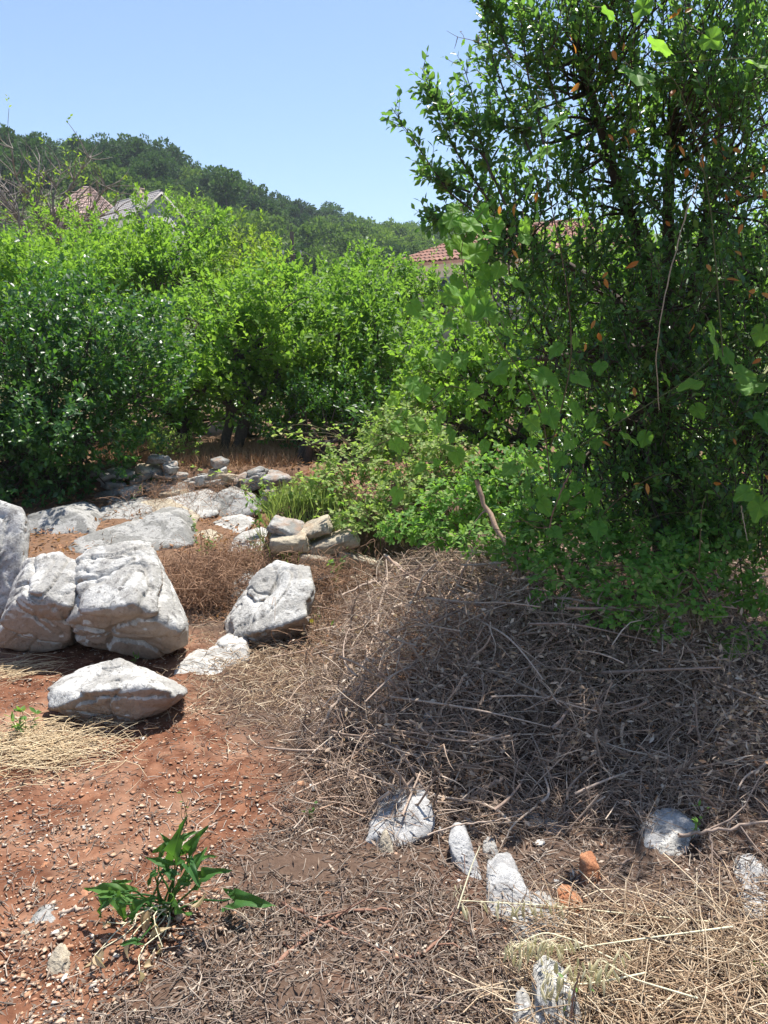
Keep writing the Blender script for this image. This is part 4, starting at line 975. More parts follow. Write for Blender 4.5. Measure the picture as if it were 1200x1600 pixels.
def pile_h(x, y):
    """height of the heap of cut brush above the ground"""
    x = np.atleast_1d(np.asarray(x, float)); y = np.atleast_1d(np.asarray(y, float))
    return .23 * S(x, -.36, .10) * S(y, 2.6, 3.3) * S(y, 5.0, 3.8) * S(x, 2.4, 1.0) * (1 + .9 * perlin(np.stack([x * 3.1, y * 3.1, 0 * x + 5], -1))) + .10 * S(x, -.6, 0) * S(y, 2.3, 3.0) * S(y, 6, 5) 
def brush():
    g = rgen(81)
    A = Acc(); n = 3000
    y = g.uniform(2.45, 5.6, n); x = g.uniform(-.45, 1.35, n) * (y / 3.0) + g.uniform(0, .3, n)
    zo = pile_h(x, y) * g.uniform(.1, 1.15, n) + .01
    A.add(*sticks(g, x, y, zo, g.uniform(.10, .42, n), .001 + .003 * g.uniform(0, 1, n) ** 2.4, .35, 6, .06))
    # side twiglets
    n = 8500; y = g.uniform(2.45, 5.6, n); x = g.uniform(-.45, 1.35, n) * (y / 3.0) + g.uniform(0, .3, n)
    A.add(*sticks(g, x, y, pile_h(x, y) * g.uniform(.2, 1.25, n) + .012, g.uniform(.04, .18, n), g.uniform(.0007, .0019, n), .6, 4, .12))
    # forked branchlets thrown over each other
    for k in range(700):
        y0 = g.uniform(2.5, 5.0); x0 = g.uniform(-.42, 1.25) * (y0 / 3.0) + g.uniform(0, .3); h0 = float(pile_h(np.array([x0]), np.array([y0]))[0])
        c = np.array([x0, y0, float(hgt(x0, y0)) + h0 * g.uniform(.35, 1.2) + .02]); a = g.uniform(0, 6.28); el = g.normal() * .6
        u = np.array([math.cos(a) * math.cos(el), math.sin(a) * math.cos(el), math.sin(el)]); L = g.uniform(.12, .38); r = .0016 + .006 * g.random() ** 2
        q = curve(c - u * L * .5, c + u * L * .5, 7, g, .05); A.add(*tubes(q[None], np.linspace(r, r * .5, 7)[None], 5))
        m = g.integers(4, 9); i = g.integers(1, 7, m); dv = unit(u * .9 + rdir(g, m) * .8); ln = L * g.uniform(.2, .6, m); tt = np.linspace(0, 1, 4)[None, :, None]
        w = q[i][:, None] + (dv * ln[:, None])[:, None] * tt + g.normal(size=(m, 1, 3)) * .012 * np.sin(np.pi * tt); A.add(*tubes(w, np.broadcast_to(np.linspace(r * .5, .0006, 4), (m, 4)), 3))
    tag(A.build('brush_pile', M['twig']), 'heap of cut dry twigs sloping up under the big tree', 'brush pile', kind='stuff')
    # rust-brown fine brush next to the boulders
    B = Acc()
    for px, py, d, sx, sz, n in ((320, 905, 5.0, .16, .09, 1100), (370, 880, 5.4, .13, .07, 700), (285, 890, 5.3, .09, .06, 350), (560, 990, 4.3, .22, .07, 700), (640, 1040, 3.75, .10, .06, 400), (740, 990, 3.8, .2, .08, 500), (300, 762, 7.9, .35, .05, 500), (250, 800, 7.4, .3, .03, 300), (520, 900, 5.0, .18, .06, 500)):
        c = pix(px, py, d); P = c + g.normal(size=(n, 3)) * np.array([sx, sx, sz]); P[:, 2] = np.maximum(P[:, 2], hgt(P[:, 0], P[:, 1]) + .01)
        ln = g.uniform(.06, .22, n); D = rdir(g, n); u = np.linspace(-.5, .5, 5)[None, :, None]
        B.add(*tubes(P[:, None] + (D * ln[:, None])[:, None] * u + g.normal(size=(n, 1, 3)) * .03 * (1 - 4 * u * u), np.broadcast_to(np.linspace(.002, .0012, 5), (n, 5)) * g.uniform(.6, 1.3, (n, 1)), 3))
    tag(B.build('rusty_brush', M['redtwig']), 'fine rust-brown dead brush packed between the boulders and the block wall', 'dead brush', kind='stuff')
    # withered leaves still clinging to the cut brush
    C = Acc(); n = 8000; y = g.uniform(2.5, 5.3, n); x = g.uniform(-.35, 1.4, n) * (y / 3.0) + g.uniform(0, .3, n)
    cl = fbm(np.stack([x * 2.6, y * 2.6, 0 * x], -1), 3); m = cl > g.uniform(-.35, .45, n); x, y = x[m], y[m]; n = len(x)
    P = np.stack([x, y, hgt(x, y) + pile_h(x, y) * g.uniform(.5, 1.3, n) + .015], -1)
    C.add(*leaves(P, unit(rdir(g, n) * [1, 1, .7]), rdir(g, n), g.uniform(.018, .042, n), g.uniform(.008, .017, n), 'lance'))
    for px, py, d, s, k in ((740, 1000, 3.75, .13, 700), (770, 950, 3.9, .1, 400), (560, 1010, 4.0, .14, 350), (850, 1060, 3.4, .14, 400), (1150, 1150, 2.9, .2, 400), (900, 1010, 3.6, .22, 500), (1000, 1080, 3.4, .22, 600), (1130, 1060, 3.3, .2, 500), (1080, 960, 3.5, .08, 220), (1000, 1170, 3.1, .2, 420), (640, 1150, 3.05, .16, 260)):
        P = pix(px, py, d) + g.normal(size=(k, 3)) * np.array([s, s, s * .35]); P[:, 2] = np.maximum(P[:, 2], hgt(P[:, 0], P[:, 1]) + .02)
        C.add(*leaves(P, rdir(g, k), rdir(g, k), g.uniform(.02, .045, k), g.uniform(.008, .016, k), 'lance'))
    tag(C.build('withered_leaves', M['dead_leaf']), 'curled withered leaves clinging to the cut brush', 'dead leaves', kind='stuff')
brush()

def branch(label, pts, r0, r1, mat='branch', side=0, seed=0, k=18, group=None, cat='branch', name='dry_branch'):
    """one cut branch: smooth path through photo points with distances, knotty and tapered, with side shoots"""
    g = rgen(900 + seed); c = np.array([pix(*p) for p in pts]); m = len(c)
    t = np.linspace(0, m - 1, k); P = np.stack([np.interp(t, np.arange(m), c[:, a]) for a in range(3)], -1)
    for _ in range(2): P[1:-1] = (P[:-2] + 2 * P[1:-1] + P[2:]) / 4
    P[1:-1] += g.normal(size=(k - 2, 3)) * r0 * .5
    P[:, 2] = np.maximum(P[:, 2], hgt(P[:, 0], P[:, 1]) + r0)
    R = np.linspace(r0, r1, k) * (1 + .12 * g.normal(size=k))
    A = Acc(); V, F = tubes(P[None], R[None], 7); A.add(V, F + [np.array([[0, 1, 2, 3, 4, 5, 6]])])
    org = P[0]
    for s in range(side):
        i = g.integers(3, k - 2); d = unit(unit(P[i + 1] - P[i - 1]) * .8 + rdir(g, 1)[0] * .8 + [0, 0, .2]); L = g.uniform(.08, .3)
        q = curve(P[i], P[i] + d * L, 6, g, .07); q[:, 2] = np.maximum(q[:, 2], hgt(q[:, 0], q[:, 1]) + .006); A.add(*tubes(q[None], np.linspace(R[i] * .55, .0012, 6)[None], 5))
    return tag(A.build(name, M[mat], None, True, org), label, cat, group)
for a in (('reddish curved branch arching over the litter at bottom centre', ((418, 1532, 1.80), (470, 1475, 1.93), (540, 1422, 2.05), (612, 1422, 2.05)), .0075, .004, 'redbranch', 2),
          ('straight red-brown stick crossing under the curved branch at bottom centre', ((440, 1410, 2.06), (500, 1440, 2.0), (560, 1475, 1.93), (612, 1500, 1.88)), .006, .003, 'redbranch', 1),
          ('sagging brown branch at bottom centre, right of the curved one', ((612, 1505, 1.87), (660, 1495, 1.88), (700, 1455, 1.97), (708, 1425, 2.02)), .006, .003, 'redbranch', 2),
          ('stout dark branch leaning down from the brambles into the brush', ((745, 750, 4.3), (760, 800, 4.2), (790, 850, 4.05), (815, 900, 3.95), (835, 950, 3.85)), .014, .010, 'branch', 2),
          ('thick dark arched branch on top of the brush pile', ((690, 945, 4.1), (720, 932, 4.05), (760, 928, 4.0), (795, 950, 3.95), (815, 985, 3.9)), .016, .010, 'branch', 2),
          ('long dark stick slanting through the left of the brush pile', ((488, 1155, 3.0), (530, 1090, 3.25), (570, 1040, 3.5), (596, 970, 3.95)), .007, .003, 'branch', 3),
          ('pale straight stick pointing up left at the top of the brush pile', ((600, 868, 5.0), (640, 895, 4.7), (670, 930, 4.4)), .010, .008, 'branch', 0),
          ('broken pale stick at the upper left of the brush pile', ((535, 930, 4.5), (565, 915, 4.55), (600, 905, 4.6)), .008, .006, 'branch', 1),
          ('long grey stick lying across the middle of the brush pile', ((800, 1230, 2.85), (880, 1170, 3.0), (960, 1135, 3.15), (1035, 1108, 3.3)), .007, .003, 'branch', 3),
          ('grey rod leaning near upright in the brush pile at right', ((925, 1120, 3.2), (940, 1090, 3.25), (955, 1060, 3.3)), .006, .005, 'branch', 0),
          ('pale thin stick crossing the brush pile left of the near-upright rod', ((700, 1190, 2.95), (725, 1140, 3.05), (745, 1090, 3.2)), .005, .004, 'branch', 0),
          ('pale crossing stick just under the other thin pale stick', ((680, 1208, 2.8), (720, 1190, 2.9), (748, 1155, 3.0)), .005, .003, 'branch', 0),
          ('stubby dark stick in front of the brush pile', ((712, 1255, 2.62), (745, 1240, 2.65), (785, 1215, 2.7)), .009, .007, 'branch', 0),
          ('long horizontal grey stick at the right edge of the brush', ((1040, 1112, 3.2), (1110, 1105, 3.2), (1215, 1102, 3.2)), .005, .004, 'branch', 2),
          ('rough brown stick rising left to right in dark brush at right edge', ((1080, 1175, 2.95), (1130, 1130, 3.05), (1170, 1105, 3.15)), .006, .004, 'branch', 1),
          ('crooked grey branch reaching over the arched stone at right', ((1060, 1305, 2.36), (1110, 1298, 2.36), (1160, 1292, 2.36), (1215, 1280, 2.38)), .007, .004, 'branch', 2),
          ('wavy thin dead shoot hanging right of the arched stone', ((1108, 1302, 2.33), (1112, 1330, 2.3), (1135, 1350, 2.26), (1140, 1385, 2.2)), .004, .002, 'branch', 1),
          ('pale stick slanting over the orange stone', ((925, 1395, 2.18), (955, 1370, 2.24), (988, 1340, 2.3)), .005, .003, 'branch', 0),
          ('thin grey twig running from the largest foreground stone to the right', ((668, 1305, 2.36), (715, 1288, 2.4), (770, 1284, 2.41), (815, 1272, 2.45)), .0035, .002, 'branch', 0),
          ('curved pale twig at bottom centre right', ((640, 1555, 1.74), (700, 1565, 1.72), (740, 1575, 1.71), (790, 1600, 1.66)), .0035, .002, 'branch', 0),
          ('thin dark upright shoot with yellow tip at bottom right', ((892, 1590, 1.6), (896, 1560, 1.6), (905, 1520, 1.61)), .003, .002, 'redbranch', 0),
          ('forked grey twig at left of the litter', ((420, 1255, 2.55), (445, 1275, 2.48), (470, 1290, 2.42)), .004, .002, 'branch', 2),
          ('dark stick on the litter above the green arum plant', ((270, 1335, 2.22), (300, 1305, 2.3), (340, 1285, 2.36)), .004, .003, 'branch', 1),
          ('dark broken stick behind the lower left green leaves', ((92, 1428, 2.05), (115, 1422, 2.06), (140, 1418, 2.07)), .006, .005, 'branch', 0)):
    branch(a[0], a[1], a[2], a[3], a[4], a[5], sum(map(ord, a[0])) % 97)
def more_branches():
    g = rgen(88)
    for k in range(46):
        px, py = g.uniform(470, 1190), g.uniform(900, 1260)
        p = ground_at(px, py); z = float(pile_h(p[0], p[1])[0]); a = g.uniform(0, 6.28); L = g.uniform(.15, .4); u = np.array([math.cos(a), math.sin(a), g.uniform(-.25, .25)])
        c = p + [0, 0, z * g.uniform(.7, 1.2) + .02]; q = curve(c - u * L, c + u * L, 12, g, .035); q[:, 2] = np.maximum(q[:, 2], hgt(q[:, 0], q[:, 1]) + .008)
        r = g.uniform(.004, .008); A = Acc(); A.add(*tubes(q[None], np.linspace(r, r * .45, 12)[None], 6))
        for s in range(2):
            i = g.integers(3, 10); d = unit(u + rdir(g, 1)[0]); w = curve(q[i], q[i] + d * g.uniform(.06, .18), 5, g, .06); A.add(*tubes(w[None], np.linspace(r * .4, .001, 5)[None], 4))
        tag(A.build('dry_branch', M['branch'], None, True, q[0]), 'cut grey-brown branch tangled in the brush pile under the tree', 'branch', 'cut branches in the brush pile')
more_branches()

# ------------------------------------------------------------------ straw, hay, dry grass
def straw():
    g = rgen(91)
    A = Acc(); c = ground_at(85, 1178)
    n = 620; x = c[0] + g.normal(size=n) * .15 - .07; y = c[1] + g.normal(size=n) * .12
    A.add(*sticks(g, x, y, g.uniform(.006, .05, n), g.uniform(.06, .26, n), g.uniform(.0012, .0026, n), .16, 5, .09, 3, g.choice([.45, .1, .9, -.4], n)))
    c = ground_at(40, 1050); n = 120; x = c[0] + g.normal(size=n) * .12 - .05; y = c[1] + g.normal(size=n) * .06
    A.add(*sticks(g, x, y, g.uniform(.006, .03, n), g.uniform(.08, .25, n), g.uniform(.001, .0022, n), .15, 5, .07, 3, .5))
    tag(A.build('straw_heap', M['straw']), 'heap of golden straw on red soil at left', 'straw', kind='stuff')
    B = Acc(); n = 2700
    px = g.uniform(760, 1420, n); y = 1.30 + g.uniform(0, 1, n) ** 1.1 * .85; x = (px - 600) / FOC * y
    m = (x > .31 + .5 * np.maximum(0, y - 1.75) + .05 * g.normal(size=n)) & (y < 2.02 + .1 * g.normal(size=n)); x, y = x[m], y[m]; n = len(x)
    B.add(*sticks(g, x, y, g.uniform(.006, .07, n), g.uniform(.06, .36, n), g.uniform(.0008, .0024, n), .26, 6, .12))
    tag(B.build('hay_heap', M['hay']), 'tangle of brown and pale dry hay at bottom right', 'hay', kind='stuff')
    # tawny grass on the upper terrace
    C = Acc(); n = 7000; px = g.uniform(150, 460, n); y = g.uniform(8.55, 10.6, n); x = (px - 600) / FOC * y
    P = np.stack([x, y, hgt(x, y)], -1); D = unit(g.normal(size=(n, 3)) * .5 + [0, 0, 1]); L = g.uniform(.05, .2, n)
    C.add(*leaves(P, D, rdir(g, n), L, np.full(n, .008)))
    n = 2600; px = g.uniform(140, 420, n); y = g.uniform(5.6, 8.0, n); x = (px - 600) / FOC * y; m = fbm(np.stack([x * 2.2, y * 2.2, 0 * x], -1), 2) > .1; x, y = x[m], y[m]; n = len(x)
    C.add(*leaves(np.stack([x, y, hgt(x, y)], -1), unit(g.normal(size=(n, 3)) * [1, 1, .4] + [0, 0, .4]), rdir(g, n), g.uniform(.04, .12, n), np.full(n, .007)))
    tag(C.build('dry_grass', M['dry_grass']), 'rust-coloured dry grass on the terrace under the trees', 'dry grass', kind='stuff')
    E = Acc(); n = 1400; c = pix(480, 775, 6.1)
    x = c[0] + g.normal(size=n) * .2; y = 5.95 + g.normal(size=n) * .2; P = np.stack([x, y, hgt(x, y)], -1); D = unit(g.normal(size=(n, 3)) * .35 + [0, 0, 1])
    E.add(*leaves(P, D, rdir(g, n), g.uniform(.08, .26, n), np.full(n, .007)))
    tag(E.build('grass_tuft', M['fresh_grass']), 'pale yellow-green grass growing on top of the block wall', 'grass', kind='stuff')
straw()

# ------------------------------------------------------------------ the big evergreen tree at right, with its vine
def place_leaf(parent, me, P, D, N, L, name='leaf', W=None):
    D = unit(D); Sx = unit(np.cross(D, N)); Nn = np.cross(Sx, D); b = base_of(parent)
    m = Matrix(((Sx[0], D[0], Nn[0], P[0] - b[0]), (Sx[1], D[1], Nn[1], P[1] - b[1]), (Sx[2], D[2], Nn[2], P[2] - b[2]), (0, 0, 0, 1)))
    o = obj(name, me, parent); o.matrix_local = m @ Matrix.Diagonal((W or L, L, L, 1)); return o
def blade_mesh(name, mat, outline, fold=.25, curl=.12, ratio=.4):
    """leaf blade from half outline [(t, halfwidth)], folded on its midrib and curling at the tip; unit length along +Y"""
    V = []; n = len(outline)
    for t, w in outline:
        z = -curl * t * t
        V += [(-w, t - .1 * w, z + fold * w), (-w * .5, t, z + fold * w * .35), (0, t, z), (w * .5, t, z + fold * w * .35), (w, t - .1 * w, z + fold * w)]
    F = np.array([(r * 5 + c, r * 5 + c + 1, r * 5 + c + 6, r * 5 + c + 5) for r in range(n - 1) for c in range(4)])
    return mesh_of(name, np.array(V), [F], mat, True)
LAUREL = [(0, .01), (.12, .09), (.3, .17), (.5, .20), (.7, .16), (.88, .08), (1, .005)]
BIG = {k: blade_mesh('leaf', M[m], LAUREL, .3, c) for k, m, c in (('g1', 'laurel_one', .05), ('g2', 'laurel_one', .22), ('o1', 'orange_leaf', .15), ('o2', 'orange_leaf', .3))}

def big_tree():
    g = rgen(41)
    bx = pix(1060, 800, 4.4); base = np.array([bx[0], 4.4, float(hgt(bx[0], 4.4))])
    t = tag(empty('evergreen_tree', base), 'tall dense evergreen tree with orange-flecked small leaves filling the right side', 'tree')
    fork = pix(1048, 560, 4.35)
    T = Acc()
    T.add(*tubes(curve(base - [0, 0, .2], fork, 8, g, .03)[None], np.linspace(.085, .06, 8)[None], 9))
    stems = [((1010, 400), (960, 280), (925, 150), (890, 20), (870, -150)), ((1045, 420), (1043, 300), (1050, 180), (1075, 40), (1090, -200)),
             ((1085, 450), (1110, 330), (1122, 200), (1150, 60), (1190, -200)), ((1110, 480), (1180, 380), (1260, 250), (1330, 60)),
             ((1000, 500), (930, 440), (860, 400), (790, 350), (740, 310)), ((960, 540), (880, 560), (800, 560)), ((1100, 600), (1190, 640), (1260, 640)), ((1010, 640), (930, 700), (880, 740))]
    stem_pts = []
    for s in stems:
        P = [fork] + [pix(a, b, 4.3 + g.uniform(-.25, .15) + .08 * k) for k, (a, b) in enumerate(s)]
        P = np.array(P); m = len(P); tt = np.linspace(0, m - 1, 14); q = np.stack([np.interp(tt, np.arange(m), P[:, a]) for a in range(3)], -1)
        for _ in range(2): q[1:-1] = (q[:-2] + 2 * q[1:-1] + q[2:]) / 4
        T.add(*tubes(q[None], np.linspace(.042, .009, 14)[None], 7)); stem_pts.append(q)
    SP = np.concatenate([q[3:] for q in stem_pts])
    # leafy lobes: photo pixel, distance, radius px
    lobes = [(880, 60, 3.9, 80), (960, 30, 3.7, 80), (1060, 60, 3.6, 90), (1160, 60, 3.5, 90), (840, 170, 4.0, 60), (930, 150, 4.0, 80), (1110, 180, 3.6, 80), (1190, 220, 3.5, 80), 
             (800, 330, 4.0, 50), (850, 290, 4.1, 50), (830, 400, 3.9, 60), (900, 400, 4.0, 75), (1160, 330, 3.7, 70), (1090, 420, 3.8, 65), (1190, 440, 3.6, 80), (960, 480, 4.0, 70),
             (850, 500, 4.1, 55), (1000, 310, 4.2, 50), (930, 260, 4.1, 45), (1060, 240, 4.1, 50), (1010, 200, 4.0, 45), (1120, 270, 4.0, 50), (800, 400, 3.9, 40), (1000, 560, 4.2, 70), (1120, 560, 3.9, 70), (1190, 560, 3.8, 60), (900, 610, 4.2, 70), (1020, 660, 4.2, 75), (1110, 690, 4.0, 70), (1195, 700, 3.9, 70),
             (930, 730, 4.3, 70), (1040, 780, 4.3, 70), (1150, 800, 4.1, 70), 
             # above and beside the frame
             (880, -90, 4.0, 60), (1000, -90, 3.8, 60), (1130, -90, 3.8, 60), (1270, 420, 4.0, 90), (1270, 600, 4.0, 90), (1280, 720, 4.1, 100),
             (880, 790, 4.2, 60), (960, 820, 4.1, 60), (1060, 840, 3.9, 60), (1130, 860, 3.8, 55), (1195, 880, 3.7, 60), (1080, 740, 3.8, 70), (1000, 740, 3.9, 60), (1180, 760, 3.7, 60), (1110, 620, 3.7, 60), (980, 600, 3.8, 60), (1050, 470, 3.6, 55), (960, 240, 3.8, 55), (1060, 330, 3.8, 55), 
             (1180, 60, 4.6, 90), (1240, 300, 4.7, 90), (1230, 120, 4.3, 70)]
    LP = []; LD = []; LN = []; tw = Acc()
    for px, py, d, r in lobes:
        d += .22 * float(S(py, 520, 380)); c = pix(px, py, d); r = r * d / FOC
        nk = max(6, int((13 if py > 150 else 13.5 if py > -40 else 6) * (r / .25) ** 2)); dd = rdir(g, nk); K = c + dd * r * (.35 + .65 * g.uniform(0, 1, (nk, 1)) ** .4)
        K[:, 1] += g.normal(size=nk) * .08
        src = SP[np.argmin(((SP[None] - (c + (K - c) * .75)[:, None]) ** 2).sum(-1), 1)]
        u = np.linspace(0, 1, 6)[None, :, None]; br = src[:, None] + (K - src)[:, None] * u + g.normal(size=(nk, 1, 3)) * .04 * np.sin(np.pi * u)
        T.add(*tubes(br, np.broadcast_to(np.linspace(.009, .003, 6), (nk, 6)), 4))
        ns = 7; cs = np.repeat(K, ns, 0); P = cs + g.normal(size=(nk * ns, 3)) * .06
        out = unit(cs - c); D = unit(out * .5 + rdir(g, nk * ns) * .6 + np.array([-.1, -.1, .75]))
        pt, ld, nm, path = sprig_leaves(g, P, D, .17, 11, .85, .1, .15)
        LP.append(pt); LD.append(ld); LN.append(nm); tw.add(*tubes(path, np.broadcast_to(np.array([.003, .0025, .002, .001]), (len(P), 4)), 3))
    # long sparse shoots standing out against the sky
    shoots = [((760, 345), (700, 300), (660, 240), (612, 168)), ((775, 330), (720, 250), (690, 190), (660, 108)), ((790, 320), (755, 240), (745, 170), (722, 95)), ((830, 240), (790, 150), (760, 60), (770, -10)),
              ((850, 225), (825, 120), (815, 40), (800, -40)), ((760, 250), (700, 180), (668, 140)), ((735, 300), (690, 285), (660, 270)), ((840, 200), (800, 200), (770, 190)), ((720, 330), (690, 345), (668, 340)),
              ((870, 160), (850, 90), (840, 10)), ((770, 280), (745, 205), (700, 165)), ((800, 90), (775, 40), (762, 0))]
    for s in shoots:
        P = np.array([pix(a, b, 3.85 + .05 * k + g.uniform(-.1, .1)) for k, (a, b) in enumerate(s)]); m = len(P); tt = np.linspace(0, m - 1, 16); q = np.stack([np.interp(tt, np.arange(m), P[:, a]) for a in range(3)], -1)
        q[1:-1] = (q[:-2] + 2 * q[1:-1] + q[2:]) / 4
        T.add(*tubes(q[None], np.linspace(.006, .0015, 16)[None], 5))
        for i in range(2, 16):
            k = 3 if i < 15 else 2
            ax = unit(q[min(i + 1, 15)] - q[i - 1]); P = q[i] + (q[i - 1] - q[i]) * g.uniform(0, 1, (k, 1)); D = unit(ax * .7 + rdir(g, k) * .9)
            pt, ld, nm, path = sprig_leaves(g, P, D, .08, 5, .9, 0, .2); LP.append(pt); LD.append(ld); LN.append(nm); tw.add(*tubes(path, np.broadcast_to(np.array([.0018, .0015, .0012, .0008]), (k, 4)), 3))
    LP, LD, LN = np.concatenate(LP), np.concatenate(LD), np.concatenate(LN)
    n = len(LP)
    # leaves nearest to the viewer, within the picture, are leaves of their own
    px = 600 + LP[:, 0] / LP[:, 1] * FOC
    front = np.argsort(LP[:, 1] + .3 * g.uniform(0, 1, n) + (px > 1200) * 9 + (px < 640) * 9 + (LP[:, 2] > 2.9) * 9)[:215]
    mask = np.ones(n, bool); mask[front] = False
    A = Acc(); sz = g.uniform(.027, .050, n); A.add(*leaves(LP[mask], LD[mask], LN[mask], sz[mask], sz[mask] * .54, 'lance'))
    T.build('trunk', M['bark'], t, True)
    tag(A.build('crown', M['laurel'], t), kind='stuff'); tag(tw.build('twigs', M['bark'], t), kind='stuff')
    for i in front: place_leaf(t, BIG['g1' if i % 2 else 'g2'], LP[i], LD[i], LN[i], sz[i] * 1.05)
    # orange dying leaves, where the photograph shows them
    spots = [(890, 55), (895, 68), (975, 66), (957, 78), (1065, 12), (1070, 20), (984, 205), (975, 212), (950, 210), (1113, 215), (1130, 235), (1127, 228), (1145, 232), (1060, 228), (1055, 225), (1098, 240), (1075, 262), (1095, 250), (1150, 297), (1175, 268), (1192, 258), (1194, 295), (1135, 315), (1146, 322), (1160, 350),
             (1148, 392), (1133, 437), (1104, 413), (1180, 455), (1190, 458), (1170, 460), (930, 500), (935, 520), (915, 535), (870, 675), (990, 605), (1085, 505), (1190, 560), (998, 408), (950, 425), (945, 435), (810, 375), (805, 318), (800, 390), (808, 412), (780, 335), (835, 352), (820, 165), (840, 300), (1000, 755), (1115, 755), (1195, 742), (760, 418), (768, 425), (1120, 55), (1055, 140), (905, 130), (952, 143), (1040, 345), (1010, 755), (940, 690), (1145, 685)]
    for k, (a, b) in enumerate(spots):
        place_leaf(t, BIG['o1' if k % 2 else 'o2'], pix(a, b, 3.45 + g.uniform(-.1, .2)), unit(g.normal(size=3) * .6 + [0, 0, -.7]), rdir(g, 1)[0] + np.array([0, -1.2, .3]), g.uniform(.035, .055), W=g.uniform(.035, .055))
big_tree()

def vine_leaf_mesh(seed):
    """broad heart-shaped, slightly three-lobed toothed leaf, quilted between the veins; stalk joint at the origin, tip along +Y"""
    g = rgen(seed); n = 40; V = [(0, .0, 0), (0, .45, -.02)]
    for k in range(n):
        a = 2 * math.pi * k / n; s = math.sin(a / 2)                       # a = 0 at the notch by the stalk
        r = .37 + .13 * s ** 1.2 + .24 * math.exp(-((abs(a - math.pi)) / .30) ** 2) + .025 * math.exp(-((abs(abs(a - math.pi) - 1.1)) / .22) ** 2)
        if k in (0,): r = .12
        r *= 1 + (.05 if k % 2 else -.03) + .02 * g.normal()
        x = -math.sin(a) * r * 1.02; y = .36 - math.cos(a) * r
        z = -.22 * (x * x) - .14 * max(0, y - .4) ** 2 + .05 * math.sin(5 * a + seed) + .09 * abs(x)
        V.append((x, y, z))
    m = len(V)
    for k in range(n):
        q = np.array(V[2 + k]); c = np.array(V[1]); p = c + (q - c) * .55; p[2] += .03 * math.cos(7 * 2 * math.pi * k / n); V.append(tuple(p))
    F4 = np.array([(2 + k, 2 + (k + 1) % n, m + (k + 1) % n, m + k) for k in range(n)]); F3 = np.array([(m + k, m + (k + 1) % n, 1) for k in range(n)])
    return mesh_of('leaf', np.array(V), [F3, F4], M['vine_leaf'], True)
